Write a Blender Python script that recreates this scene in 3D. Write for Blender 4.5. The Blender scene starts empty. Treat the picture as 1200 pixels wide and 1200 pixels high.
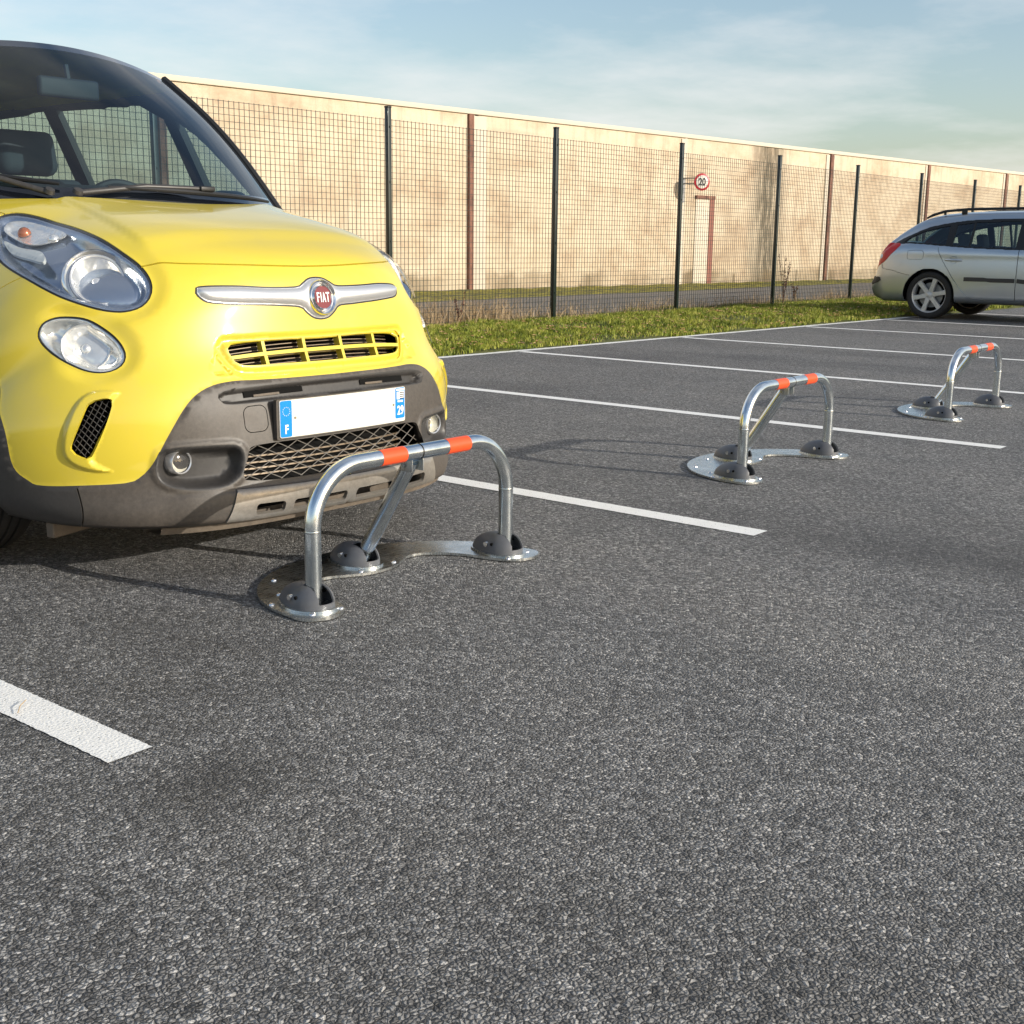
import bpy, bmesh, math, random
import numpy as np
from mathutils import Vector, Matrix
from mathutils.geometry import delaunay_2d_cdt
PI = math.pi
R_ = math.radians
random.seed(4); rng = np.random.default_rng(7)
scene = bpy.context.scene
C = scene.collection

# ------------------------------------------------------------------ camera
cam_d = bpy.data.cameras.new('camera'); cam = bpy.data.objects.new('camera', cam_d); C.objects.link(cam)
YAW, PITCH, ROLL = R_(50.7237), R_(12.3154), R_(0.6903)
fv = Vector((math.sin(YAW)*math.cos(PITCH), math.cos(YAW)*math.cos(PITCH), -math.sin(PITCH)))
rv = Vector((math.cos(YAW), -math.sin(YAW), 0)); uv_ = rv.cross(fv)
r2 = rv*math.cos(ROLL)+uv_*math.sin(ROLL); u2 = -rv*math.sin(ROLL)+uv_*math.cos(ROLL)
cam.matrix_world = Matrix(((r2.x, u2.x, -fv.x, -1.2725), (r2.y, u2.y, -fv.y, -1.9801), (r2.z, u2.z, -fv.z, 0.97715), (0, 0, 0, 1)))
cam_d.sensor_width = 36; cam_d.lens = 1459.44/1200*36; cam_d.clip_end = 1500; cam_d.clip_start = .05
scene.camera = cam
# ------------------------------------------------------------------ light
SUN_EL = R_(18); SUN_DIR = Vector((.24, -.97, 0)).normalized()*math.cos(SUN_EL)+Vector((0, 0, math.sin(SUN_EL)))
w = bpy.data.worlds.new('World'); scene.world = w; w.use_nodes = True
nt = w.node_tree; bg = nt.nodes['Background']; sky = nt.nodes.new('ShaderNodeTexSky'); sky.sky_type = 'NISHITA'
sky.sun_disc = False; sky.sun_elevation = SUN_EL; sky.sun_rotation = math.atan2(SUN_DIR.x, SUN_DIR.y)
sky.air_density = 1.0; sky.dust_density = 1.6; sky.ozone_density = 1.0
tc = nt.nodes.new('ShaderNodeTexCoord'); sxyz = nt.nodes.new('ShaderNodeSeparateXYZ'); nt.links.new(tc.outputs['Generated'], sxyz.inputs[0])
zz = nt.nodes.new('ShaderNodeMath'); zz.operation = 'ADD'; nt.links.new(sxyz.outputs[2], zz.inputs[0]); zz.inputs[1].default_value = .12
dv = nt.nodes.new('ShaderNodeVectorMath'); dv.operation = 'DIVIDE'; nt.links.new(tc.outputs['Generated'], dv.inputs[0])
cz = nt.nodes.new('ShaderNodeCombineXYZ'); [nt.links.new(zz.outputs[0], cz.inputs[i]) for i in range(3)]; nt.links.new(cz.outputs[0], dv.inputs[1])
cn = nt.nodes.new('ShaderNodeTexNoise'); cn.inputs['Scale'].default_value = .55; cn.inputs['Detail'].default_value = 9; cn.inputs['Roughness'].default_value = .58; nt.links.new(dv.outputs[0], cn.inputs['Vector'])  # noise cloud veil, added to whiten the sky and lift the fill light
cr_ = nt.nodes.new('ShaderNodeValToRGB'); cr_.color_ramp.elements[0].position = .43; cr_.color_ramp.elements[1].position = .72; cr_.color_ramp.elements[1].color = (.92, .92, .92, 1); nt.links.new(cn.outputs['Fac'], cr_.inputs[0])
cm = nt.nodes.new('ShaderNodeMix'); cm.data_type = 'RGBA'; nt.links.new(cr_.outputs[0], cm.inputs[0]); nt.links.new(sky.outputs[0], cm.inputs[6]); cm.inputs[7].default_value = (5.6, 5.5, 5.4, 1)
nt.links.new(cm.outputs[2], bg.inputs[0]); bg.inputs[1].default_value = 0.12
sl = bpy.data.lights.new('sun', 'SUN'); sl.energy = 3.2; sl.angle = R_(.5); sl.color = (1, .935, .83)
so = bpy.data.objects.new('sun', sl); C.objects.link(so); so.rotation_euler = SUN_DIR.to_track_quat('Z', 'Y').to_euler()
scene.view_settings.view_transform = 'Standard'; scene.view_settings.look = 'None'
scene.view_settings.exposure = 0.58; scene.view_settings.gamma = 1

# ------------------------------------------------------------------ materials
def mat(name, col, rough=.5, metal=0, coat=0, spec=.5, **k):
    m = bpy.data.materials.new(name); m.use_nodes = True; b = m.node_tree.nodes['Principled BSDF']
    b.inputs['Base Color'].default_value = (*col, 1); b.inputs['Roughness'].default_value = rough
    b.inputs['Metallic'].default_value = metal; b.inputs['Coat Weight'].default_value = coat
    b.inputs['Coat Roughness'].default_value = .04; b.inputs['Specular IOR Level'].default_value = spec
    return m
def N(m, t, **k):
    n = m.node_tree.nodes.new(t)
    for a, b in k.items():
        if a in n.inputs: n.inputs[a].default_value = b
        else: setattr(n, a, b)
    return n
def L(m, a, b): m.node_tree.links.new(a, b)
def bsdf(m): return m.node_tree.nodes['Principled BSDF']
def coords(m): return N(m, 'ShaderNodeTexCoord').outputs['Object']
def noise(m, co, scale, detail=4, rough=.6):
    n = N(m, 'ShaderNodeTexNoise', Scale=scale, Detail=detail, Roughness=rough); L(m, co, n.inputs['Vector']); return n.outputs['Fac']
def ramp(m, fac, stops):
    r = N(m, 'ShaderNodeValToRGB'); e = r.color_ramp.elements
    while len(e) < len(stops): e.new(.5)
    for i, (p, c) in enumerate(stops):
        e[i].position = p; e[i].color = (*c, 1) if len(c) == 3 else c
    L(m, fac, r.inputs[0]); return r.outputs[0]
def mixc(m, fac, a, b, mode='MIX'):
    n = N(m, 'ShaderNodeMix', data_type='RGBA', blend_type=mode)
    for i, v in ((0, fac), (6, a), (7, b)):
        if hasattr(v, 'is_output'): L(m, v, n.inputs[i])
        else: n.inputs[i].default_value = v if i == 0 else (*v, 1)
    return n.outputs[2]
def mth(m, op, a, b=0., c=0.):
    n = N(m, 'ShaderNodeMath', operation=op)
    for i, v in enumerate((a, b, c)):
        if hasattr(v, 'is_output'): L(m, v, n.inputs[i])
        else: n.inputs[i].default_value = v
    return n.outputs[0]
def bump(m, h, strength=.3, dist=.01, nrm=None):
    b = N(m, 'ShaderNodeBump', Strength=strength, Distance=dist); L(m, h, b.inputs['Height'])
    if nrm: L(m, nrm, b.inputs['Normal'])
    L(m, b.outputs[0], bsdf(m).inputs['Normal']); return b.outputs[0]
def mapping(m, co, scale):
    n = N(m, 'ShaderNodeMapping'); n.inputs['Scale'].default_value = scale; L(m, co, n.inputs[0]); return n.outputs[0]

def speck(m, base, amt=.25, scale=60, rlo=.4, rhi=.6, bstr=0):
    """dirt / grain variation on a painted or plastic surface"""
    co = coords(m); a = noise(m, co, scale, 5, .7); b = noise(m, co, 4, 5, .6)
    c = mixc(m, ramp(m, a, [(.35, (0, 0, 0)), (.7, (1, 1, 1))]), tuple(x*(1-amt) for x in base), base)
    c = mixc(m, mth(m, 'MULTIPLY', ramp(m, b, [(.45, (0, 0, 0)), (.75, (1, 1, 1))]), .5*amt), c, tuple(min(1, x*2.2) for x in (base[0], base[1]*.95, base[2]*.88)))
    L(m, c, bsdf(m).inputs['Base Color'])
    L(m, ramp(m, b, [(.3, (rlo,)*3), (.7, (rhi,)*3)]), bsdf(m).inputs['Roughness'])
    if bstr: bump(m, noise(m, co, scale*12, 2), bstr, .0006)
    return m

M = {}
M['yellow'] = mat('yellow_paint', (.67, .53, .038), .40, 0, 1.)
m = M['yellow']; co = coords(m); L(m, mixc(m, ramp(m, noise(m, co, 7, 6, .7), [(.5, (0, 0, 0)), (.85, (.35, .35, .35))]), (.67, .53, .038), (.54, .43, .12)), bsdf(m).inputs['Base Color'])
M['clad'] = speck(mat('grey_plastic', (.075, .066, .058), .5), (.085, .073, .062), .35, 90, .38, .6, .25)
M['clad_dark'] = speck(mat('dark_plastic', (.04, .038, .036), .5), (.045, .042, .04), .3, 80, .4, .6)
M['skid'] = speck(mat('satin_silver', (.35, .33, .3), .4, .6), (.36, .33, .29), .25, 70, .32, .5)
M['black'] = mat('black_cavity', (.008, .008, .008), .9, spec=.1)
M['rubber'] = speck(mat('rubber', (.02, .02, .019), .75), (.025, .023, .021), .5, 50, .6, .85)
M['seal'] = mat('black_seal', (.01, .01, .01), .45)
M['chrome'] = mat('chrome', (.86, .86, .86), .08, 1)
M['satin'] = mat('satin_chrome', (.78, .78, .78), .32, .75)
M['house'] = mat('lamp_housing', (.40, .45, .53), .2, .85)
M['bowl'] = mat('reflector', (.95, .94, .90), .2, .72)
m = M['bowl']; co = coords(m); v = N(m, 'ShaderNodeTexVoronoi', Scale=38.); L(m, co, v.inputs['Vector']); bump(m, v.outputs['Distance'], .35, .004)
M['amber'] = mat('amber_glass', (.42, .13, .05), .2, .3, 1)
M['drl'] = mat('frosted', (.55, .58, .56), .3, 0, 1)
M['red'] = mat('badge_red', (.16, .008, .014), .4, 0, .3)
M['cream'] = mat('fog_reflector', (.78, .74, .60), .25, .2, 1)
M['white'] = mat('white_plastic', (.8, .8, .78), .4)
M['plate'] = mat('plate_white', (.68, .66, .58), .45)
M['blue'] = mat('plate_blue', (.0, .22, .68), .35)
M['yellow_refl'] = M['yellow']
M['fin'] = speck(mat('condenser', (.22, .17, .12), .5, .3), (.30, .23, .16), .4, 30)
M['tan'] = speck(mat('dusty_plastic', (.2, .16, .12), .7), (.15, .12, .09), .4, 40, .6, .8)
M['frit'] = mat('black_glass_edge', (.006, .008, .012), .06, 0, 1)
M['dash'] = mat('dashboard', (.035, .04, .045), .6)
M['seat'] = mat('seat_cloth', (.06, .065, .07), .8)
M['rim'] = speck(mat('alloy', (.5, .5, .5), .35, .4), (.66, .65, .63), .2, 40, .28, .45)
M['bolt'] = mat('zinc_bolt', (.8, .8, .8), .22, 1)
M['dkgreen'] = mat('green_post', (.004, .012, .010), .35, 0, .3)
M['silver'] = mat('silver_paint', (.50, .54, .57), .28, .75, 1.0)
m = M['silver']; co = coords(m); L(m, ramp(m, noise(m, co, 3, 4), [(.3, (.50, .55, .59)), (.8, (.55, .57, .58))]), bsdf(m).inputs['Base Color'])
M['tail'] = mat('red_lens', (.60, .010, .006), .3, 0, .35)
M['wire'] = mat('green_wire', (.012, .022, .018), .6)
def glass(name, tint, k):
    m = bpy.data.materials.new(name); m.use_nodes = True; t = m.node_tree; t.nodes.remove(t.nodes['Principled BSDF'])
    o = t.nodes['Material Output']; tr = N(m, 'ShaderNodeBsdfTransparent', Color=(*tint, 1)); g = N(m, 'ShaderNodeBsdfGlossy', Roughness=.03)
    lw = N(m, 'ShaderNodeLayerWeight', Blend=.5); f5 = mth(m, 'ADD', mth(m, 'MULTIPLY', mth(m, 'POWER', lw.outputs['Facing'], 5.), .85), k); mx = N(m, 'ShaderNodeMixShader')
    L(m, f5, mx.inputs[0]); L(m, tr.outputs[0], mx.inputs[1]); L(m, g.outputs[0], mx.inputs[2]); L(m, mx.outputs[0], o.inputs[0]); return m
M['lens'] = glass('clear_lens', (.96, .97, .98), .05)
M['glass'] = glass('tinted_glass', (.52, .66, .70), .10)
M['darkglass'] = glass('dark_glass', (.22, .32, .36), .08)
# galvanised steel
m = M['galv'] = mat('galvanised_steel', (.55, .57, .58), .16, 1)
co = coords(m); a = noise(m, co, 9, 6, .7); b = noise(m, co, 140, 3)
L(m, ramp(m, a, [(.3, (.58, .66, .70)), (.7, (.84, .88, .90))]), bsdf(m).inputs['Base Color'])
L(m, ramp(m, a, [(.35, (.11,)*3), (.75, (.25,)*3)]), bsdf(m).inputs['Roughness']); bump(m, b, .025, .0008)
m = M['galvplate'] = mat('galvanised_plate', (.5, .52, .52), .25, 1)
co = coords(m); a = noise(m, co, 14, 7, .75); b = noise(m, mapping(m, co, (6, 90, 1)), 3, 4)
L(m, mixc(m, ramp(m, a, [(.35, (0, 0, 0)), (.75, (1, 1, 1))]), (.50, .52, .51), (.86, .89, .90)), bsdf(m).inputs['Base Color'])
L(m, ramp(m, b, [(.3, (.20,)*3), (.7, (.36,)*3)]), bsdf(m).inputs['Roughness']); bump(m, a, .12, .002)
M['footcap'] = speck(mat('grey_foot_cap', (.11, .11, .12), .42), (.105, .110, .122), .15, 60, .32, .45)
m = M['tape'] = mat('orange_tape', (.80, .085, .02), .38)
co = coords(m); bump(m, noise(m, co, 500, 2), .12, .0005)

# asphalt
m = M['asphalt'] = mat('asphalt', (.1, .1, .1), .72, spec=.4)
co = coords(m)
wob = N(m, 'ShaderNodeTexNoise', Scale=55., Detail=2.); L(m, co, wob.inputs['Vector'])
wv = N(m, 'ShaderNodeVectorMath', operation='SCALE'); L(m, wob.outputs['Color'], wv.inputs[0]); wv.inputs['Scale'].default_value = .010
wa = N(m, 'ShaderNodeVectorMath', operation='ADD'); L(m, co, wa.inputs[0]); L(m, wv.outputs[0], wa.inputs[1])
v1 = N(m, 'ShaderNodeTexVoronoi', Scale=118.); L(m, wa.outputs[0], v1.inputs['Vector'])
v2 = N(m, 'ShaderNodeTexVoronoi', Scale=240.); L(m, wa.outputs[0], v2.inputs['Vector'])
ve = N(m, 'ShaderNodeTexVoronoi', Scale=118., feature='DISTANCE_TO_EDGE'); L(m, wa.outputs[0], ve.inputs['Vector'])
hgt = mth(m, 'SUBTRACT', mth(m, 'MULTIPLY', ramp(m, ve.outputs['Distance'], [(0, (0, 0, 0)), (.30, (.75,)*3), (.6, (1, 1, 1))]), .8), mth(m, 'MULTIPLY', v2.outputs['Distance'], .35))
sep = N(m, 'ShaderNodeSeparateColor'); L(m, v1.outputs['Color'], sep.inputs[0])
hgt = mth(m, 'ADD', hgt, mth(m, 'MULTIPLY', sep.outputs[0], .7))
cell = ramp(m, sep.outputs[1], [(0, (.12, .119, .119)), (.45, (.26, .257, .254)), (.85, (.42, .415, .405)), (1, (.66, .64, .61))])
big = noise(m, mapping(m, co, (1, .45, 1)), .9, 5, .62); med = noise(m, co, 5, 5, .65)
c = mixc(m, 1., cell, ramp(m, big, [(.30, (.62, .62, .64)), (.5, (1, 1, 1)), (.75, (1.25, 1.22, 1.18))]), 'MULTIPLY')
c = mixc(m, 1., c, ramp(m, med, [(.3, (.82,)*3), (.7, (1.12,)*3)]), 'MULTIPLY')
c = mixc(m, 1., c, ramp(m, v2.outputs['Distance'], [(.1, (1.15,)*3), (.75, (.62,)*3)]), 'MULTIPLY')
gp = mth(m, 'MULTIPLY', ramp(m, ve.outputs['Distance'], [(.0, (1, 1, 1)), (.17, (0, 0, 0))]), ramp(m, noise(m, co, 60, 3, .7), [(.36, (.05,)*3), (.62, (1, 1, 1))]))
c = mixc(m, gp, c, (.022, .021, .020))
# oil stains where engines stand and a darker worn track
stn = N(m, 'ShaderNodeTexNoise', Scale=.55, Detail=6., Roughness=.55); L(m, mapping(m, co, (1, .35, 1)), stn.inputs['Vector'])
c = mixc(m, ramp(m, stn.outputs['Fac'], [(.56, (0, 0, 0)), (.72, (.5, .5, .5))]), c, (.055, .053, .051))
# a soft-edged dark spot by the end of the nearest line
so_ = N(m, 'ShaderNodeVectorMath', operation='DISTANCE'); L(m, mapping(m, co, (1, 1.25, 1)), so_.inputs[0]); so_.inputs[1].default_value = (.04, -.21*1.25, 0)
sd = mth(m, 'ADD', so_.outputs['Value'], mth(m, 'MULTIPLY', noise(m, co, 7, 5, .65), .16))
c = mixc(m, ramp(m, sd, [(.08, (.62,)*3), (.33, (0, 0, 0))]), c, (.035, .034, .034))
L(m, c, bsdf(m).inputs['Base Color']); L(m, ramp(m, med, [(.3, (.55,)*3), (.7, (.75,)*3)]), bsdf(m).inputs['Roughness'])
bump(m, hgt, 1., .0075)
# paint on asphalt
m = M['paint'] = mat('road_paint', (.74, .73, .68), .6)
co = coords(m); v = N(m, 'ShaderNodeTexVoronoi', Scale=150.); L(m, co, v.inputs['Vector']); n2 = noise(m, co, 70, 3)
ho = mth(m, 'MULTIPLY', ramp(m, v.outputs['Distance'], [(.16, (1, 1, 1)), (.26, (0, 0, 0))]), ramp(m, n2, [(.54, (0, 0, 0)), (.57, (1, 1, 1))]))
c = mixc(m, ramp(m, noise(m, co, 8, 6, .7), [(.4, (0, 0, 0)), (.8, (.6, .6, .6))]), (.90, .89, .85), (.76, .74, .69))
L(m, mixc(m, ho, c, (.05, .048, .045)), bsdf(m).inputs['Base Color']); bump(m, v.outputs['Distance'], .35, .003)
# road beyond the fence
m = M['road'] = mat('old_road', (.13, .12, .11), .85)
co = coords(m); st = noise(m, mapping(m, co, (.25, 2.2, 1)), 1.4, 6, .65)
L(m, mixc(m, ramp(m, noise(m, co, 25, 4), [(.4, (0, 0, 0)), (.7, (1, 1, 1))]), ramp(m, st, [(.3, (.10, .095, .095)), (.5, (.17, .155, .14)), (.75, (.24, .215, .19))]), (.16, .15, .135)), bsdf(m).inputs['Base Color'])
# soil under the grass
m = M['soil'] = mat('soil', (.09, .07, .03), .95)
co = coords(m); L(m, ramp(m, noise(m, co, 9, 6, .7), [(.3, (.05, .065, .015)), (.55, (.12, .13, .035)), (.75, (.24, .18, .09))]), bsdf(m).inputs['Base Color']); bump(m, noise(m, co, 40, 5), .8, .03)
m = M['moss'] = mat('moss', (.15, .13, .04), .95)
co = coords(m); L(m, ramp(m, noise(m, mapping(m, co, (1, 2.5, 1)), 3, 7, .75), [(.36, (.05, .04, .03)), (.48, (.16, .15, .025)), (.60, (.32, .29, .03)), (.75, (.20, .16, .10))]), bsdf(m).inputs['Base Color']); bump(m, noise(m, co, 30, 5), .8, .03)
# wall concrete
def wallmat(name, stain):
    m = mat(name, (.45, .36, .26), .9, spec=.2); co = coords(m)
    a = noise(m, mapping(m, co, (.55, 1, .8)), 1.1, 8, .68); b = noise(m, mapping(m, co, (1, 1, .07)), 5, 7, .72); d = noise(m, mapping(m, co, (.2, 1, 2.6)), 1.6, 6, .7); f = noise(m, co, 40, 4)
    c = ramp(m, a, [(.30, (.36, .26, .175)), (.43, (.53, .42, .295)), (.55, (.64, .54, .40)), (.7, (.57, .46, .325))])
    c = mixc(m, mth(m, 'MULTIPLY', ramp(m, b, [(.50, (0, 0, 0)), (.78, (1, 1, 1))]), .75), c, (.27, .205, .15))
    c = mixc(m, mth(m, 'MULTIPLY', ramp(m, d, [(.55, (0, 0, 0)), (.7, (1, 1, 1))]), .4), c, (.44, .335, .25))
    c = mixc(m, ramp(m, f, [(.3, (.25,)*3), (.6, (0, 0, 0))]), c, (.36, .28, .2))
    if stain is not None:
        # dark damp run below a leaking joint
        sx = N(m, 'ShaderNodeSeparateXYZ'); L(m, co, sx.inputs[0])
        dx = mth(m, 'ABSOLUTE', mth(m, 'SUBTRACT', mth(m, 'ADD', sx.outputs[0], mth(m, 'MULTIPLY', noise(m, mapping(m, co, (1, 1, .35)), 3, 5), .6)), stain+.3))
        fac = mth(m, 'MULTIPLY', ramp(m, dx, [(.2, (1, 1, 1)), (1.3, (0, 0, 0))]), ramp(m, noise(m, mapping(m, co, (1.4, 1, .28)), 4, 7, .75), [(.30, (0, 0, 0)), (.52, (1, 1, 1))]))
        c = mixc(m, mth(m, 'MULTIPLY', fac, .85), c, (.07, .06, .042))
    sz = N(m, 'ShaderNodeSeparateXYZ'); L(m, co, sz.inputs[0])
    low = mth(m, 'MULTIPLY', ramp(m, mth(m, 'SUBTRACT', sz.outputs[2], mth(m, 'MULTIPLY', noise(m, co, 2.2, 6), .5)), [(-.0, (1, 1, 1)), (.12, (0, 0, 0))]), ramp(m, noise(m, mapping(m, co, (1, 1, .3)), .8, 4), [(.4, (.1,)*3), (.65, (.9,)*3)]))
    c = mixc(m, low, c, (.20, .15, .09))
    L(m, c, bsdf(m).inputs['Base Color']); bump(m, mth(m, 'ADD', f, mth(m, 'MULTIPLY', a, 2)), .25, .02); return m
M['wall'] = wallmat('wall_render', None); M['wallstain'] = wallmat('wall_render_stained', 13.95)
M['strip'] = mat('pale_strip', (.56, .49, .39), .8)
m = M['rust'] = mat('rusty_steel', (.16, .07, .045), .8); co = coords(m)
L(m, ramp(m, noise(m, mapping(m, co, (2, 2, 1)), 3, 6, .7), [(.35, (.10, .045, .03)), (.6, (.22, .10, .065)), (.8, (.33, .2, .14))]), bsdf(m).inputs['Base Color'])
m = M['brick'] = mat('brick_jamb', (.25, .1, .07), .85); co = coords(m)
bt = N(m, 'ShaderNodeTexBrick', Scale=4.); L(m, co, bt.inputs['Vector']); bt.inputs['Color1'].default_value = (.27, .11, .08, 1); bt.inputs['Color2'].default_value = (.20, .08, .06, 1); bt.inputs['Mortar'].default_value = (.25, .2, .16, 1)
L(m, bt.outputs[0], bsdf(m).inputs['Base Color'])
M['render_pale'] = mat('pale_render', (.60, .53, .42), .85)
M['signred'] = mat('sign_red', (.45, .01, .02), .4); M['signwhite'] = mat('sign_white', (.75, .70, .62), .45); M['ink'] = mat('sign_black', (.01, .01, .01), .5)
M['greysteel'] = mat('grey_steel', (.28, .28, .28), .5, .6)
def leafmat(name, stops, sc):
    m = mat(name, (.1, .1, .03), .6, spec=.3); co = coords(m)
    L(m, ramp(m, noise(m, co, sc, 4, .7), stops), bsdf(m).inputs['Base Color'])
    bsdf(m).inputs['Subsurface Weight'].default_value = 0; return m
M['grass'] = leafmat('grass_blades', [(.25, (.05, .080, .008)), (.42, (.13, .17, .016)), (.55, (.27, .29, .035)), (.72, (.48, .40, .14))], 7)
M['straw'] = leafmat('dry_grass', [(.3, (.33, .22, .11)), (.7, (.58, .44, .27))], 9)
M['leaf'] = leafmat('dead_leaves', [(.3, (.40, .20, .08)), (.7, (.65, .45, .25))], 9)
M['dock'] = leafmat('dried_dock', [(.3, (.07, .03, .02)), (.7, (.16, .07, .04))], 9)

# ------------------------------------------------------------------ helpers
def tag(o, label=None, cat=None, group=None, kind=None):
    if label: o['label'] = label
    if cat: o['category'] = cat
    if group: o['group'] = group
    if kind: o['kind'] = kind
    return o
def empty(name, loc, rz=0, label=None, cat=None, group=None):
    o = bpy.data.objects.new(name, None); C.objects.link(o); o.location = loc; o.rotation_euler = (0, 0, rz); o.empty_display_size = .2
    return tag(o, label, cat, group)
def link(name, me, m, parent=None):
    o = bpy.data.objects.new(name, me); C.objects.link(o)
    for x in (m if isinstance(m, (list, tuple)) else [m]): me.materials.append(M[x] if isinstance(x, str) else x)
    if parent: o.parent = parent
    return o
def smooth(me, ang=40):
    me.polygons.foreach_set('use_smooth', [True]*len(me.polygons))
    bm = bmesh.new(); bm.from_mesh(me); ca = R_(ang)
    for e in bm.edges:
        if len(e.link_faces) == 2 and e.calc_face_angle(0) > ca: e.smooth = False
    bm.to_mesh(me); bm.free()
class MB:
    def __init__(s): s.v = []; s.f = []; s.mi = []
    def add(s, v, f, mi=0):
        n = len(s.v); s.v += [tuple(p) for p in v]; s.f += [tuple(i+n for i in q) for q in f]; s.mi += [mi]*len(f); return s
    def box(s, c, d, rz=0, bev=0, mi=0, mtx=None):
        bm = bmesh.new(); bmesh.ops.create_cube(bm, size=1)
        for v in bm.verts: v.co = Vector((v.co.x*d[0], v.co.y*d[1], v.co.z*d[2]))
        if bev: bmesh.ops.bevel(bm, geom=bm.edges[:], offset=bev, segments=3, affect='EDGES', profile=.5)
        T = mtx if mtx is not None else Matrix.Translation(c) @ Matrix.Rotation(rz, 4, 'Z')
        vs = [T @ v.co for v in bm.verts]; bm.verts.index_update()
        s.add(vs, [[v.index for v in f.verts] for f in bm.faces], mi); bm.free(); return s
    def tube(s, pts, r, n=12, caps=True, mi=0, closed=False):
        P = [Vector(p) for p in pts]; k = len(P); rr = r if hasattr(r, '__len__') else [r]*k; V = []; F = []
        up = None
        for i, p in enumerate(P):
            a = P[(i+1) % k] if (closed or i < k-1) else p; b = P[i-1] if (closed or i > 0) else p
            t = (a-b).normalized()
            if up is None: up = t.orthogonal().normalized()
            up = (up-t*up.dot(t)).normalized(); sd = t.cross(up)
            V += [p+(up*math.cos(2*PI*j/n)+sd*math.sin(2*PI*j/n))*rr[i] for j in range(n)]
        for i in range(k if closed else k-1):
            for j in range(n):
                F.append((i*n+j, i*n+(j+1) % n, ((i+1) % k)*n+(j+1) % n, ((i+1) % k)*n+j))
        if caps and not closed: F.append(tuple(range(n))[::-1]); F.append(tuple((k-1)*n+j for j in range(n)))
        return s.add(V, F, mi)
    def lathe(s, prof, c, axis, n=32, mi=0, sx=1., sweep=2*PI):
        """prof: (radius, height along axis)"""
        ax = Vector(axis).normalized(); u = ax.orthogonal().normalized() if abs(ax.z) > .9 else Vector((0, 0, 1)).cross(ax).normalized(); w_ = ax.cross(u); c = Vector(c); V = []; F = []
        for r, h in prof:
            V += [c+ax*h+(u*math.cos(2*PI*j/n)*sx+w_*math.sin(2*PI*j/n))*r for j in range(n)]
        for i in range(len(prof)-1):
            for j in range(n): F.append((i*n+j, i*n+(j+1) % n, (i+1)*n+(j+1) % n, (i+1)*n+j))
        return s.add(V, F, mi)
    def prism(s, pts, z0, z1, mi=0):
        n = len(pts); V = [(x, y, z0) for x, y in pts]+[(x, y, z1) for x, y in pts]
        return s.add(V, [tuple(range(n))[::-1], tuple(range(n, 2*n))]+[(i, (i+1) % n, n+(i+1) % n, n+i) for i in range(n)], mi)
    def build(s, name, m, parent=None, sm=True, ang=40):
        me = bpy.data.meshes.new(name); me.from_pydata(s.v, [], s.f)
        o = link(name, me, m, parent)
        if any(s.mi): me.polygons.foreach_set('material_index', s.mi)
        if sm: smooth(me, ang)
        me.update(); return o
def arc(cx, cz, r, a0, a1, n=12): return [(cx+r*math.cos(a0+(a1-a0)*i/n), cz+r*math.sin(a0+(a1-a0)*i/n)) for i in range(n+1)]
def text_mesh(name, s, size, ext, m, parent, mtx, sx=1., bold=0.0, space=1.):
    cu = bpy.data.curves.new(name, 'FONT'); cu.body = s; cu.size = size; cu.extrude = ext; cu.offset = bold; cu.space_character = space; cu.align_x = 'CENTER'; cu.align_y = 'CENTER'
    t = bpy.data.objects.new(name, cu); C.objects.link(t); dg = bpy.context.evaluated_depsgraph_get()
    me = bpy.data.meshes.new_from_object(t.evaluated_get(dg)); bpy.data.objects.remove(t)
    me.transform(mtx @ Matrix.Diagonal((sx, 1, 1, 1))); me.name = name; me.materials.clear()
    return link(name, me, m, parent)
FRONT = lambda x, y, z: Matrix.Translation((x, y, z)) @ Matrix.Rotation(PI/2, 4, 'X')      # text facing -y

def smoothpoly(P, closed=True, sp=.012, it=0):
    """Catmull-Rom resample of a 2D outline"""
    P = np.array(P, float); n = len(P); out = []
    for i in range(n if closed else n-1):
        p0 = P[(i-1) % n] if closed else P[max(i-1, 0)]; p1 = P[i]; p2 = P[(i+1) % n]; p3 = P[(i+2) % n] if closed else P[min(i+2, n-1)]
        k = max(1, int(np.hypot(*(p2-p1))/sp)); t = (np.arange(k)/k)[:, None]
        out.append(.5*((2*p1)+(-p0+p2)*t+(2*p0-5*p1+4*p2-p3)*t*t+(-p0+3*p1-3*p2+p3)*t**3))
    if not closed: out.append(P[-1:])
    return np.concatenate(out)
def dense(P, closed=True, sp=.012):
    P = np.array(P, float); n = len(P); out = []
    for i in range(n if closed else n-1):
        a, b = P[i], P[(i+1) % n]; k = max(1, int(np.hypot(*(b-a))/sp)); out.append(a+(b-a)*(np.arange(k)/k)[:, None])
    if not closed: out.append(P[-1:])
    return np.concatenate(out)
def rrect(x0, y0, x1, y1, r, n=4, sk=0):
    P = []
    for cx, cy, a in ((x1-r, y1-r, 0), (x0+r, y1-r, PI/2), (x0+r, y0+r, PI), (x1-r, y0+r, 1.5*PI)):
        P += [(cx+r*math.cos(a+PI/2*i/n), cy+r*math.sin(a+PI/2*i/n)) for i in range(n+1)]
    return [(x+sk*(y-y0), y) for x, y in P]
def offpoly(P, d, closed=True):
    P = np.array(P, float)
    if closed: T = np.roll(P, -1, 0)-np.roll(P, 1, 0)
    else: T = np.gradient(P, axis=0)
    T /= np.maximum(np.hypot(T[:, 0], T[:, 1]), 1e-9)[:, None]; Nn = np.stack([T[:, 1], -T[:, 0]], 1)
    if closed:
        ar = .5*np.sum(P[:, 0]*np.roll(P[:, 1], -1)-np.roll(P[:, 0], -1)*P[:, 1])
        if ar < 0: Nn = -Nn
    return P+Nn*d
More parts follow.
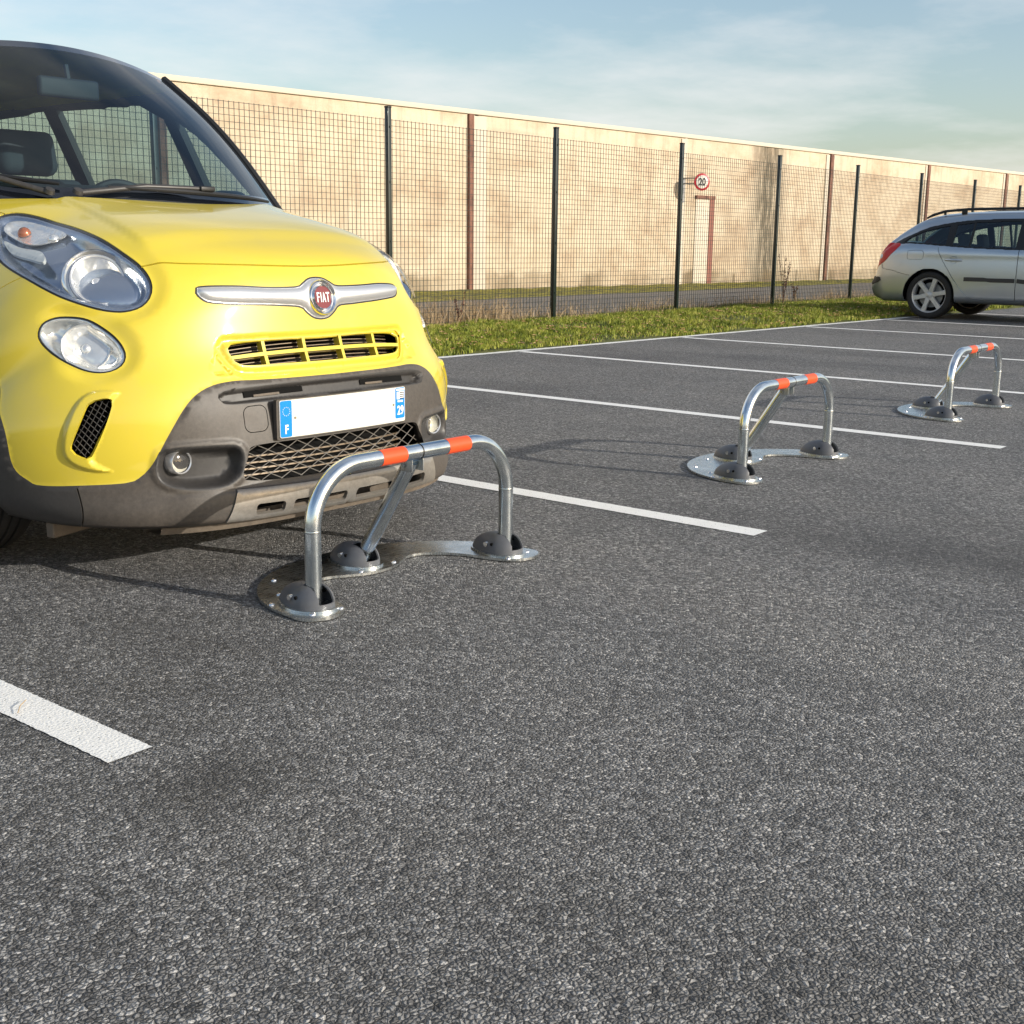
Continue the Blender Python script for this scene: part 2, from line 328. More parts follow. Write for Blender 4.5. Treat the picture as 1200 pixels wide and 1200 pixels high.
def ribbon(P, hw): return np.concatenate([offpoly(P, hw, False), offpoly(P, -hw, False)[::-1]])
def inpoly(q, P):
    q = np.asarray(q); P = np.asarray(P); x, y = q[..., 0], q[..., 1]; r = np.zeros(x.shape, bool); j = len(P)-1
    for i in range(len(P)):
        xi, yi = P[i]; xj, yj = P[j]
        if yi != yj: r ^= ((yi > y) != (yj > y)) & (x < (xj-xi)*(y-yi)/(yj-yi)+xi)
        j = i
    return r
def dpoly(q, P, closed=True):
    q = np.asarray(q, float); P = np.asarray(P); d = np.full(q.shape[:-1], 1e9)
    for i in range(len(P) if closed else len(P)-1):
        a = P[i]; b = P[(i+1) % len(P)]; ab = b-a; l = ab@ab
        if l < 1e-12: continue
        t = np.clip(((q-a)@ab)/l, 0, 1); d = np.minimum(d, np.hypot(*(np.moveaxis(q-a-t[..., None]*ab, -1, 0))))
    return d
def sst(x): x = np.clip(x, 0, 1); return x*x*(3-2*x)
def cdt(x0, x1, y0, y1, polys, sp, extra=None):
    """constrained triangulation; polys: list of (Nx2, closed)"""
    polys = [(dense([(x0, y0), (x1, y0), (x1, y1), (x0, y1)], True, sp), True)]+list(polys)
    V = []; Eg = []
    for P, cl in polys:
        P = [p for p in np.asarray(P)]; n0 = len(V); V += P; n = len(P)
        Eg += [(n0+i, n0+(i+1) % n) for i in range(n if cl else n-1)]
    A = np.array(V); nx = int((x1-x0)/sp); ny = int((y1-y0)/(sp*.866)); G = []
    for j in range(1, ny):
        yy = y0+(y1-y0)*j/ny; xs = x0+(x1-x0)*(np.arange(1, nx)+(.5 if j % 2 else 0))/nx; G.append(np.stack([xs, np.full_like(xs, yy)], 1))
    G = np.concatenate(G)
    if extra is not None: G = np.concatenate([G, extra])
    keep = np.ones(len(G), bool); h = sp*.45
    cellmap = {}
    for p in A: cellmap.setdefault((int(p[0]//h), int(p[1]//h)), []).append(p)
    for i, g in enumerate(G):
        cx, cy = int(g[0]//h), int(g[1]//h)
        for a in (-1, 0, 1):
            for b in (-1, 0, 1):
                for p in cellmap.get((cx+a, cy+b), ()):
                    if (p[0]-g[0])**2+(p[1]-g[1])**2 < h*h: keep[i] = False
    allv = [Vector(p) for p in np.concatenate([A, G[keep]])]
    r = delaunay_2d_cdt(allv, Eg, [], 0, 1e-6)
    V2 = np.array([tuple(v) for v in r[0]]); F = np.array([f for f in r[2] if len(f) == 3])
    a, b, c_ = V2[F[:, 0]], V2[F[:, 1]], V2[F[:, 2]]
    cr = (b[:, 0]-a[:, 0])*(c_[:, 1]-a[:, 1])-(b[:, 1]-a[:, 1])*(c_[:, 0]-a[:, 0])
    F[cr < 0] = F[cr < 0][:, ::-1]; F = F[np.abs(cr) > 1e-10]
    return V2, F, V2[F].mean(1)
def region(name, V2, F, fun, m, parent=None, rim=.012, flip=False, mirror=False):
    """surface patch over the triangles F mapped by fun(uv)->(P, N), boundary turned inwards by rim"""
    if len(F) == 0: return None
    idx, inv = np.unique(F, return_inverse=True); F = inv.reshape(-1, 3); P, Nn = fun(V2[idx])
    if mirror: P = P*np.array([-1, 1, 1]); Nn = Nn*np.array([-1, 1, 1]); flip = not flip
    if flip: F = F[:, ::-1]
    faces = [tuple(f) for f in F.tolist()]; nf = len(faces); lo = [Nn[i] for f in faces for i in f]; V = P
    if rim:
        cnt = {}
        for f in faces:
            for i in range(3): a, b = f[i], f[(i+1) % 3]; cnt[(a, b)] = 1
        be = [(a, b) for a, b in cnt if (b, a) not in cnt]
        bi = sorted({x for e in be for x in e}); mp = {x: len(P)+k for k, x in enumerate(bi)}
        V = np.concatenate([P, P[bi]-Nn[bi]*rim])
        for a, b in be:
            q = (b, a, mp[a], mp[b]); faces.append(q)
            fn = np.cross(V[a]-V[b], V[mp[a]]-V[a]); fn = fn/max(np.linalg.norm(fn), 1e-9)
            lo += [fn]*4
    me = bpy.data.meshes.new(name); me.from_pydata([tuple(x) for x in V.tolist()], [], faces)
    me.polygons.foreach_set('use_smooth', [True]*len(faces)); o = link(name, me, m, parent)
    me.normals_split_custom_set([tuple(x) for x in np.array(lo).tolist()]); return o

# ------------------------------------------------------------------ ground, road, markings
def bd(x): return 5.43-.04*x
def sheet(name, pts, z, m, nx=1):
    b = MB(); b.add([(x, y, z) for x, y in pts], [tuple(range(len(pts)))]); o = b.build(name, m, None, False); return tag(o, kind='structure')
sheet('ground', [(-300, -300), (500, -300), (500, 500), (-300, 500)], -.06, 'soil')
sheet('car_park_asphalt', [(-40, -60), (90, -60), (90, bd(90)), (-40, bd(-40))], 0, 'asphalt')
sheet('road', [(-60, 7.85), (110, 7.85), (110, 12.35), (-60, 12.35)], -.03, 'road')
def grid_sheet(name, x0, x1, fy0, fy1, nx, ny, fz, m):
    b = MB(); V = []
    for j in range(ny+1):
        for i in range(nx+1):
            x = x0+(x1-x0)*i/nx; y = fy0(x)+(fy1(x)-fy0(x))*j/ny; V.append((x, y, fz(x, y, i, j)))
    b.add(V, [(j*(nx+1)+i, j*(nx+1)+i+1, (j+1)*(nx+1)+i+1, (j+1)*(nx+1)+i) for j in range(ny) for i in range(nx)]); return tag(b.build(name, m), kind='structure')
def gz(x, y):
    t = (y-bd(x))/2.45; return .012+.05*math.sin(PI*min(max(t, 0), 1))+.012*math.sin(x*3.1+y*2)+.010*math.sin(x*7.3-y*5)
grid_sheet('verge_soil', -8, 60, lambda x: bd(x)+.03, lambda x: 7.95+.12*math.sin(x*.9)+.07*math.sin(x*3.1), 400, 14, lambda x, y, i, j: gz(x, y) if 0 < j < 14 else -.005, 'soil')
wall_y = lambda x: 14.76-.08*(x-14)
grid_sheet('moss_strip', -20, 80, lambda x: 12.25+.10*math.sin(x*.8)+.06*math.sin(x*2.7), lambda x: wall_y(x)+.1, 500, 10, lambda x, y, i, j: -.02+.035*j/10+.012*math.sin(x*5+j) if j else -.035, 'moss')
def line(x0, y0, x1, y1, wd=.1, m='paint'):
    """a painted line with slightly ragged edges, its own sheet 4 mm up"""
    d = Vector((x1-x0, y1-y0)); l = d.length; d /= l; n = Vector((-d.y, d.x)); k = int(l/.007); b = MB(); V = []
    for i in range(k+1):
        p = Vector((x0, y0))+d*(l*i/k)
        for s in (-1, 1):
            q = p+n*s*(wd/2+rng.uniform(-.0014, .0014))
            if i in (0, k): q = q+d*rng.uniform(-.002, .002)
            V.append((q.x, q.y, .0022))
    b.add(V, [(2*i, 2*i+2, 2*i+3, 2*i+1) for i in range(k)]); return tag(b.build('parking_line', m, None, False), kind='structure')
for x in (0, 2.5, 4.99, 7.46, 10.03, 12.66, 14.82): line(x, 0 if x < 14 else -.0, x, bd(x)-.06)
for x in (17.4, 20, 22.5): line(x, 0, x, bd(x)-.06)
o = line(-2.5, 0, -2.5, bd(-2.5)-.06)
b = MB(); V = []; k = 900
for i in range(k+1):
    x = -8+24*i/k; V += [(x, bd(x)-.045+rng.uniform(-.004, .004)  , .0030), (x, bd(x)+.055+rng.uniform(-.012, .006)  , .0030)]
b.add(V, [(2*i, 2*i+2, 2*i+3, 2*i+1) for i in range(k)]); tag(b.build('edge_line', 'paint', None, False), kind='structure')

# ------------------------------------------------------------------ grass
def blades(name, xy, h, wd, m, lean=.5):
    n = len(xy); a = rng.uniform(0, 2*PI, n); z0 = np.array([gz(x, y) for x, y in xy])-.004
    dx, dy = np.cos(a)*wd/2, np.sin(a)*wd/2; la = rng.uniform(0, 2*PI, n); lr = h*rng.uniform(0, lean, n)
    V = np.zeros((n, 5, 3)); V[:, 0] = np.stack([xy[:, 0]-dx, xy[:, 1]-dy, z0], 1); V[:, 1] = np.stack([xy[:, 0]+dx, xy[:, 1]+dy, z0], 1)
    mx, my = xy[:, 0]+np.cos(la)*lr*.35, xy[:, 1]+np.sin(la)*lr*.35
    V[:, 2] = np.stack([mx+dx*.8, my+dy*.8, z0+h*.55], 1); V[:, 3] = np.stack([mx-dx*.8, my-dy*.8, z0+h*.55], 1)
    V[:, 4] = np.stack([xy[:, 0]+np.cos(la)*lr, xy[:, 1]+np.sin(la)*lr, z0+h*.97], 1)
    me = bpy.data.meshes.new(name); me.vertices.add(n*5); me.vertices.foreach_set('co', V.ravel())
    i = np.arange(n)[:, None]*5; Lp = np.concatenate([i+[0, 1, 2, 3], i+[3, 2, 4]], 1).ravel()
    me.loops.add(len(Lp)); me.loops.foreach_set('vertex_index', Lp.astype(np.int32)); me.polygons.add(n*2)
    st = np.stack([np.arange(n)*7, np.arange(n)*7+4], 1).ravel(); me.polygons.foreach_set('loop_start', st.astype(np.int32))
    me.update(calc_edges=True); me.validate(); return tag(link(name, me, m), kind='stuff')
def clump(x, y, s=0.): return .5+.5*np.sin(x*1.7+1.3*np.sin(y*2.1+s)+s)*np.cos(y*2.9+1.1*np.sin(x*.9))
n = 210000; x = 4.2+(26-4.2)*rng.random(n)**1.05; y = bd(x)+.045+rng.random(n)*(7.85-bd(x)); k = rng.random(n) < (.12+.88*clump(x, y)**.7); xy = np.stack([x, y], 1)[k]
cl_ = clump(xy[:, 0]*2.3, xy[:, 1]*2.3, 2.)
blades('grass', xy, .014+.032*rng.random(len(xy))+.045*cl_**2, .008, 'grass', .9); tag(bpy.data.objects['grass'], 'short green grass verge with clumps between the white edge line and the mesh fence', 'grass')
n = 26000; x = rng.uniform(4.5, 26, n); y = 7.9-np.abs(rng.normal(0, .24, n))+.05; k = rng.random(n) < np.where((x < 10.6), .8, .12+.45*clump(x*1.3, y*0, 1.)); xy = np.stack([x, y], 1)[k]
hh = (.06+.26*rng.random(len(xy))**np.where(xy[:, 0] < 10.6, 1.4, 3.2))*np.where(xy[:, 0] < 10.6, 1.2, .85); hh = np.where(rng.random(len(xy)) < .025, hh+.16, hh)
o = blades('dry_grass', xy, hh, .0045, 'straw', 1.0); tag(o, 'tall straw-coloured dry grass along the foot of the mesh fence', 'dry grass')
n = 1500; x = rng.uniform(5, 24, n); y = bd(x)+.05+rng.random(n)**1.4*2.2; b = MB()
for a_, c_ in zip(x, y):
    s = random.uniform(.012, .038); t = random.uniform(0, 6.28); z = gz(a_, c_)+random.uniform(.02, .045)
    b.add([(a_+s*math.cos(t), c_+s*math.sin(t), z), (a_-s*.5*math.sin(t), c_+s*.5*math.cos(t), z+.012), (a_-s*math.cos(t), c_-s*math.sin(t), z+.004), (a_+s*.5*math.sin(t), c_-s*.5*math.cos(t), z+.008)], [(0, 1, 2), (0, 2, 3)])
tag(b.build('fallen_leaves', 'leaf', None, False), 'small brown fallen leaves scattered over the grass verge', 'leaves', kind='stuff')
# dried weeds standing by the fence
def weed(x, y, h, label, n=5):
    b = MB(); z0 = gz(x, min(y, 7.8))-.02; s = MB()
    for i in range(n):
        a = random.uniform(0, 6.28); l = h*random.uniform(.55, 1); ex = x+math.cos(a)*l*.22; ey = y+math.sin(a)*l*.12
        P = [(x+(ex-x)*t**1.5, y+(ey-y)*t**1.5, z0+l*t) for t in np.linspace(0, 1, 7)]; b.tube(P, [.006*(1-.6*t) for t in np.linspace(0, 1, 7)], 5)
        for k in range(34):
            t = random.uniform(.35, 1); i0 = min(int(t*6), 5); f = t*6-i0; p = Vector(P[i0]).lerp(Vector(P[i0+1]), f); d = Vector((random.gauss(0, 1), random.gauss(0, 1), random.gauss(0, 1))).normalized()*random.uniform(.012, .04); e = d.orthogonal().normalized()*.010
            s.add([p, p+d*.5+e, p+d, p+d*.5-e], [(0, 1, 2), (0, 2, 3)])
    b.add(s.v, s.f); o = b.build('dried_weed', 'dock'); tag(o, label, 'weed', 'dried weeds by the fence'); 
weed(17.35, 7.62, .95, 'tall dark brown dried weed just right of the fourth visible fence post', 6)
weed(18.1, 7.8, .38, 'short clump of dark dried weed right of the tall one at the fence', 5)
weed(9.35, 7.5, .45, 'dried weed among straw grass near the yellow car', 3)

# ------------------------------------------------------------------ mesh fence
PX = [16.75+2.84*i for i in range(-6, 8)]; FY = 7.5
fence = empty('mesh_fence', (PX[0], FY, 0), 0, 'dark green welded wire mesh fence with slim square posts behind the grass verge', 'fence')
b = MB(); b.box((0, 0, 1.13), (.05, .05, 2.32), 0, .004)
for z in (.35, .95, 1.55, 2.1): b.box((0, -.028, z), (.018, .012, .018))
post0 = b.build('post', 'dkgreen', fence); cap = MB().box((0, 0, 2.297), (.056, .056, .018), 0, .004).build('post_cap', 'seal', post0)
b = MB(); PW = 2.84; nvv = 49
for i in range(1, nvv):
    x = i*PW/nvv; b.box((x, 0, 1.12), (.0042, .0042, 2.12))
for j in range(37): b.box((PW/2, .0044, .07+j*.0584), (PW-.05, .0042, .0042))
pan0 = b.build('wire_panel', 'wire', fence, False)
for i, x in enumerate(PX):
    if i:
        q = post0.copy(); C.objects.link(q); q.location = (x-PX[0], 0, 0); c = cap.copy(); C.objects.link(c); c.parent = q
    if 0 < i < len(PX)-1:
        q = pan0.copy(); C.objects.link(q); q.location = (x-PX[0], 0, 0)

# ------------------------------------------------------------------ wall
WH = 3.32; WR = -math.atan(.08)
wall = empty('long_wall', (14, 14.76, 0), WR, 'long weathered beige rendered wall with rusty columns across the road', 'wall')
jo = [-27., -20.3, -13.6, -6.9, -3.2, 3.64, 10.40, 16.86, 22.6, 28.2, 34., 40., 46.]
for i in range(len(jo)-1):
    st = i == 6
    m = bpy.data.materials; MB().box(((jo[i]+jo[i+1])/2, .13, WH/2-.05), (jo[i+1]-jo[i]-.10, .26, WH+.1), 0, .01).build('wall_panel', 'wallstain' if st else 'wall', wall)
M['wallstain'].node_tree.nodes  # (stained bay)
for k, x in enumerate(jo[1:-1]):
    x += {3.64: -.18, 16.86: .06, 22.6: 0}.get(x, 0)
    if x != 10.40: b = MB(); b.box((x, -.0, WH/2), (.13, .10, WH), 0, .005); b.box((x, .05, WH/2), (.04, .18, WH-.02)); b.build('rusty_column', 'rust', wall)
    else: MB().box((x, .06, WH/2), (.1, .14, WH)).build('joint_strip', 'strip', wall)
for x, wd in ((3.71, .34), (10.28, .13), (16.74, .16), (17.08, .05), (22.45, .10), (28.05, .12), (28.42, .05)):
    MB().box((x, -.008, WH/2-.01), (wd, .03, WH-.02), 0, .003).build('joint_strip', 'strip', wall)
MB().box((8., .13, WH+.05), (74, .34, .09), 0, .01).build('coping', 'render_pale', wall)
d = MB().box((11.13, -.006, .98), (.54, .04, 2.0), 0, .004).build('blocked_doorway', 'render_pale', wall)
MB().box((11.22, -.02, 2.02), (.76, .07, .08)).build('lintel', 'rust', d); MB().box((11.50, -.012, .98), (.20, .05, 2.0)).build('brick_jamb', 'brick', d)

# speed sign on a bracket from the wall
A = wall.matrix_world; sp = Matrix.Translation((14, 14.76, 0)) @ Matrix.Rotation(WR, 4, 'Z')
def wl(x, y, z): return sp @ Vector((x, y, z))
ps = wl(10.33, -.55, 2.33); yaw_s = math.atan2(-1.2725-ps.x, -(-1.98-ps.y))+R_(24)
sg = empty('speed_limit_sign', ps, yaw_s, 'round white 20 speed limit sign with a red rim, bracketed off the wall', 'road sign')
def disc(name, r, y0, y1, m, par, n=40): return MB().lathe([(.0001, y1), (r*.985, y1), (r, y1+(y0-y1)*.4), (r, y0), (.0001, y0)], (0, 0, 0), (0, -1, 0), n).build(name, m, par)
disc('sign_back', .195, -.012, .0, 'greysteel', sg); disc('red_rim', .193, .0, .004, 'signred', sg); disc('white_face', .146, .004, .007, 'signwhite', sg)
text_mesh('sign_numerals', '20', .22, .001, 'ink', sg, FRONT(0, -.0085, -.005), .80, .009)
b = MB(); inv_ = Matrix.Rotation(-yaw_s, 4, 'Z') @ Matrix.Translation(-ps)
for z in (2.42, 2.30): b.tube([inv_ @ wl(10.33, -.54, z), inv_ @ wl(10.30, 0, z)], .016, 8)
b.box((0, 0, 0), (.10, .02, .55), 0, 0, 0, inv_ @ Matrix.Translation(wl(10.30, -.04, 2.15)) @ Matrix.Rotation(WR, 4, 'Z')); b.build('bracket', 'greysteel', sg)

# ------------------------------------------------------------------ arch barriers
def make_barrier():
    t = empty('parking_barrier', (1.273, .455, 0), 0)
    O_ = []
    for a in np.linspace(-12, 192, 60): O_.append((.488*math.cos(R_(a))*(1.0), .0+.415*math.sin(R_(a))+(.0 if a < 0 or a > 180 else 0)))
    O_ = O_[4:-4]
    left = [(-.49, -.055), (-.455, -.088), (-.415, -.097), (-.37, -.082), (-.335, -.04), (-.32, .01), (-.305, .08), (-.27, .15), (-.22, .195), (-.17, .203), (-.12, .178), (-.06, .150), (0, .143)]
    outline = O_+left+[(-x, y) for x, y in left[:-1][::-1]]
    P = smoothpoly(outline, True, .012)
    V2, F, ce = cdt(-.55, .55, -.13, .47, [(P, True)], .03); F = F[inpoly(ce, P)]
    def top(q): return np.concatenate([q, np.full((len(q), 1), .011)], 1), np.tile([0., 0, 1], (len(q), 1))
    plate = region('base_plate', V2, F, top, 'galvplate', t, rim=.008)
    for bx, by in ((-.452, -.050), (-.362, -.062), (-.462, .10), (-.30, .285), (-.065, .170), (.078, .176), (-.10, .345), (.347, -.055), (.452, -.045), (.455, .09), (-.385, .160)):
        MB().lathe([(.0001, .0160), (.0050, .0160), (.0080, .014), (.0088, .0112), (.0112, .0110), (.0112, .008)], (bx, by, 0), (0, 0, 1), 8).build('bolt', 'bolt', plate)
    for k, (cx, cy) in enumerate(((-.40, 0), (0, .235), (.40, 0))):
        ring = []
        for a in np.linspace(0, 2*PI, 40, endpoint=False):
            y = math.cos(a); ring.append((cx+.068*math.sin(a)*(1-.28*max(y, 0)**1.5), cy+.013+(.124 if y > 0 else .082)*y))
        fl = MB(); fl.prism(ring, .0112, .0165); flo = fl.build('foot_flange', 'galvplate', t, True, 50)
        cap_ = MB(); V = []; nth, nph = 150, 30
        for sc in (1, .93):
            for j in range(nph+1):
                ph = PI/2*j/nph
                for i in range(nth):
                    a = 2*PI*i/nth; y = math.cos(a); rad = math.cos(ph)**.85
                    yy = (.118 if y > 0 else .070)*y
                    V.append((cx+.061*sc*math.sin(a)*(1-.34*max(y, 0)**1.5)*rad, cy+.014+yy*rad*sc-.010*math.sin(ph), .014+.064*sc*math.sin(ph)))
        def ok(i, j):
            for (ii, jj) in ((i, j), ((i+1) % nth, j), (i, j+1)):
                v = V[jj*nth+ii]
                if abs(v[0]-cx) < .0238 and v[1] < cy+.014 and j >= 5: return False
            return True
        Fc = []; n1 = (nph+1)*nth; keep = [[ok(i, j) for i in range(nth)] for j in range(nph)]
        for j in range(nph):
            for i in range(nth):
                if not keep[j][i]: continue
                a = j*nth+i; b_ = j*nth+(i+1) % nth; Fc += [(a, b_, b_+nth, a+nth), (n1+a, n1+a+nth, n1+b_+nth, n1+b_)]
                if not keep[j][(i+1) % nth]: Fc.append((b_, n1+b_, n1+b_+nth, b_+nth))
                if not keep[j][i-1]: Fc.append((a+nth, n1+a+nth, n1+a, a))
                if j < nph-1 and not keep[j+1][i]: Fc.append((a+nth, b_+nth, n1+b_+nth, n1+a+nth))
                if j > 0 and not keep[j-1][i]: Fc.append((b_, a, n1+a, n1+b_))
        cap_.add(V, Fc); co_ = cap_.build('foot_cap', 'footcap', t, True, 50)
        for s in (-1, 1):
            MB().tube([(cx+s*.040, cy+.032, .044), (cx+s*.0605, cy+.032, .044)], .0075, 10).build('pivot_bolt', 'bolt', co_)
            MB().tube([(cx+s*.040, cy+.010, .046), (cx+s*.0575, cy+.010, .046)], .0048, 10).build('lock_hole', 'black', co_)
    r = .0225; zt = .3835; P = [(-.40, 0, .02), (-.40, 0, .12), (-.40, 0, zt-.165)]
    P += [(x, 0, z) for x, z in arc(-.235, zt-.165, .165, PI, PI/2, 16)][1:]
    P += [(x, 0, zt) for x in (-.12, -.03, .03, .12)]
    P += [(x, 0, z) for x, z in arc(.235, zt-.165, .165, PI/2, 0, 16)]+[(.40, 0, .12), (.40, 0, .02)]
    tb = MB().tube(P, r, 28).build('arch_tube', 'galv', t)
    for s in (-1, 1): MB().lathe([(r+.0002, -.003), (r+.0009, 0), (r+.0002, .003)], (s*.40, 0, zt-.165), (0, 0, 1), 28).build('weld_ring', 'galv', tb)
    MB().lathe([(r+.0002, -.003), (r+.0014, 0), (r+.0002, .003)], (.006, 0, zt), (1, 0, 0), 28).build('centre_joint', 'seal', tb)
    for x0, x1 in ((-.153, -.058), (.118, .213)): MB().tube([(x0, 0, zt), (x1, 0, zt)], r+.0007, 28).build('orange_band', 'tape', t)
    top_, bot = Vector((0, .022, zt-.028)), Vector((0, .232, .030)); d = (bot-top_).normalized()
    MB().tube([top_, top_+d*.03, top_+d*.33, bot], [.021, .0225, .0225, .0225], 24).build('prop_tube', 'galv', t)
    for s in (-1, 1):
        q = MB(); q.box((s*.0225+.0, .018, zt-.030), (.004, .045, .055), 0, .0015); q.tube([(s*.022, .028, zt-.042), (s*.031, .028, zt-.042)], .0065, 6); q.build('hinge_bracket', 'galvplate', t)
    return t
def copy_tree(o, parent=None):
    c = o.copy(); C.objects.link(c)
    if parent: c.parent = parent
    for ch in list(o.children): copy_tree(ch, c)
    return c
b0 = make_barrier(); BL = ['nearest galvanised arch parking barrier with two orange bands, in front of the yellow car', 'middle one of three galvanised arch parking barriers, in the empty bay beside the yellow car', 'farthest galvanised arch parking barrier with orange bands, nearest to the silver estate car']
for i, (x, y) in enumerate(((1.273, .455), (3.725, .535), (6.19, .585))):
    o = b0 if i == 0 else copy_tree(b0); o.location = (x, y, 0); tag(o, BL[i], 'parking barrier', 'arch parking barriers across the bay entrances')
# a twig and a few bits lying on the line
tw = MB().tube([(-.035, .35, .007), (-.015, .375, .011), (.012, .40, .009)], .0011, 6).build('dry_twig', 'straw'); tag(tw, 'small bent dry twig lying on the near left white line', 'twig')
# ======================================================================
# ------------------------------------------------------------------ yellow car (car axes: x across, y backwards from the nose, z up)
FR = [(0.035,0.17,0.80,3.2),(0.0,0.21,0.845,2.85),(-0.005,0.26,0.87,2.5),(0.012,0.33,0.885,2.5),(0.02,0.4,0.89,2.6),(0.03,0.47,0.893,2.65),(0.045,0.53,0.893,2.75),(0.068,0.59,0.89,2.75),(0.098,0.66,0.887,2.65),(0.112,0.73,0.882,2.55),(0.118,0.8,0.875,2.45),(0.133,0.86,0.868,2.35),(0.155,0.897,0.863,2.4),(0.21,0.935,0.86,2.65),(0.3,0.975,0.857,3.0),(0.42,1.015,0.855,3.2),(0.55,1.045,0.853,3.2),(0.69,1.073,0.852,3.15),(0.85,1.102,0.852,3.7),(1.05,1.130,.850,4.3),(1.32,1.155,.850,4.5)]
class Front:
    NV, NS, SM = 300, 280, 1.42
    def __init__(s):
        a = np.array([(Y, z, w_, n, max(.86, Y), {.17: .185, .21: .205, .26: .235, .33: .265, .4: .295, .47: .315}.get(z, .33)) for Y, z, w_, n in FR], float)
        t = np.r_[0, np.cumsum(np.hypot(np.diff(a[:, 0]), np.diff(a[:, 1])))]; tt = np.linspace(0, t[-1], s.NV)
        c = np.array([np.interp(tt, t, a[:, k]) for k in range(6)]).T
        ker = np.exp(-.5*(np.arange(-12, 13)/5.)**2); ker /= ker.sum(); pad = np.concatenate([2*c[0]-c[12:0:-1], c, 2*c[-1]-c[-2:-14:-1]])
        c = np.array([np.convolve(pad[:, k], ker, 'valid') for k in range(6)]).T
        s.vmax = t[-1]; T = np.zeros((s.NV, s.NS, 3)); f = np.linspace(0, PI/2, 1500)
        for i, (Y, z, w_, n, py, pz) in enumerate(c):
            dY, dz = py-Y, pz-z; D = math.hypot(dY, dz); dY /= D; dz /= D
            x = w_*np.sin(f)**(2/n); d = D*(1-np.cos(f)**(2/n)); x[0] = d[0] = 0
            Ln = np.r_[0, np.cumsum(np.hypot(np.diff(x), np.diff(d)))]; ss = np.linspace(0, s.SM, s.NS)
            X = np.interp(ss, Ln, x); dd = np.interp(ss, Ln, d); T[i] = np.stack([X, Y+dY*dd, z+dz*dd], 1)
        for k in range(3):                                       # light smoothing of the table
            T[1:-1] = (T[:-2]+2*T[1:-1]+T[2:])/4
        s.T = T
    def __call__(s, q):
        u, v = q[..., 0], q[..., 1]; sg = np.where(u < 0, -1., 1.)
        a = np.clip(np.abs(u)/s.SM*(s.NS-1), 0, s.NS-1.001); b = np.clip(v/s.vmax*(s.NV-1), 0, s.NV-1.001)
        i = a.astype(int); j = b.astype(int); fa = (a-i)[..., None]; fb = (b-j)[..., None]
        P = (s.T[j, i]*(1-fa)+s.T[j, i+1]*fa)*(1-fb)+(s.T[j+1, i]*(1-fa)+s.T[j+1, i+1]*fa)*fb
        P[..., 0] *= sg; return P
    def inv_yz(s, Y, z):
        d = (s.T[..., 1]-Y)**2+(s.T[..., 2]-z)**2+np.where(s.T[..., 0] < .60, 9, 0)
        j, i = np.unravel_index(np.argmin(d), d.shape); return (-i*s.SM/(s.NS-1), j*s.vmax/(s.NV-1))
S1 = Front()
HL = smoothpoly([(-0.675,1.455),(-0.644,1.490),(-0.607,1.487),(-0.577,1.454),(-0.548,1.372),(-0.536,1.268),(-0.533,1.152),(-0.530,1.035),(-0.525,0.949),(-0.518,0.881),(-0.519,0.826),(-0.527,0.787),(-0.544,0.757),(-0.570,0.740),(-0.604,0.740),(-0.643,0.756),(-0.688,0.794),(-0.729,0.853),(-0.757,0.930),(-0.768,1.041),(-0.763,1.158),(-0.750,1.268),(-0.728,1.370),(-0.703,1.425)])
LL = smoothpoly([(-0.866,0.812),(-0.840,0.843),(-0.804,0.837),(-0.767,0.808),(-0.728,0.768),(-0.695,0.716),(-0.666,0.660),(-0.648,0.611),(-0.646,0.579),(-0.660,0.557),(-0.691,0.549),(-0.732,0.562),(-0.777,0.602),(-0.826,0.673),(-0.861,0.755)])
HLo, LLo = offpoly(HL, .007), offpoly(LL, .006)
DARKv = [(0,.421),(-.17,.423),(-.29,.428),(-.358,.433),(-.425,.429),(-.481,.408),(-.526,.368),(-.569,.308),(-.609,.243),(-.635,.202),(-.666,.173),(-.702,.160),(-.814,.158),(-.940,.160),(-.985,.180)]
WC = (.93, .33)
arc_o = [S1.inv_yz(WC[0]-.445*math.cos(a), WC[1]+.445*math.sin(a)) for a in np.linspace(.22, 1.95, 16)]
arc_i = [S1.inv_yz(WC[0]-.375*math.cos(a), WC[1]+.375*math.sin(a)) for a in np.linspace(-.38, 1.95, 26)]
dtop = smoothpoly(DARKv+[(-1.035, .262)]+arc_o[1:], False, .015)
DARK = np.concatenate([dtop, [(-1.42, dtop[-1][1]), (-1.42, 0), (0, 0)]])
WHEEL = np.concatenate([smoothpoly(arc_i, False, .015), [(-1.42, arc_i[-1][1]), (-1.42, -.01), (arc_i[0][0], -.01)]])
UG = smoothpoly([(-.36,.556),(-.25,.549),(-.09,.543),(.09,.543),(.25,.549),(.36,.556),(.374,.540),(.368,.512),(.350,.478),(.325,.458),(.25,.449),(.09,.444),(-.09,.444),(-.25,.449),(-.325,.458),(-.350,.478),(-.368,.512),(-.374,.540)])
UGI = smoothpoly([(-.33,.548),(-.2,.5445),(0,.5395),(.2,.5445),(.33,.548),(.348,.534),(.342,.505),(.322,.482),(.25,.4725),(0,.4675),(-.25,.4725),(-.322,.482),(-.342,.505),(-.348,.534)])
UGR = smoothpoly([(.372,.553),(.400,.525),(.422,.490),(.424,.465),(.395,.450),(.345,.452),(.362,.480),(.376,.515)])
VENT = smoothpoly([(-.752,.446),(-.730,.446),(-.706,.438),(-.711,.418),(-.746,.340),(-.787,.256),(-.802,.252),(-.830,.270),(-.841,.290),(-.835,.315),(-.815,.358),(-.785,.416),(-.770,.438)])
VS = smoothpoly([(-.750,.487),(-.69,.472),(-.676,.450),(-.704,.430),(-.76,.30),(-.78,.245),(-.73,.200),(-.79,.200),(-.850,.235),(-.872,.288),(-.853,.375),(-.80,.462)])
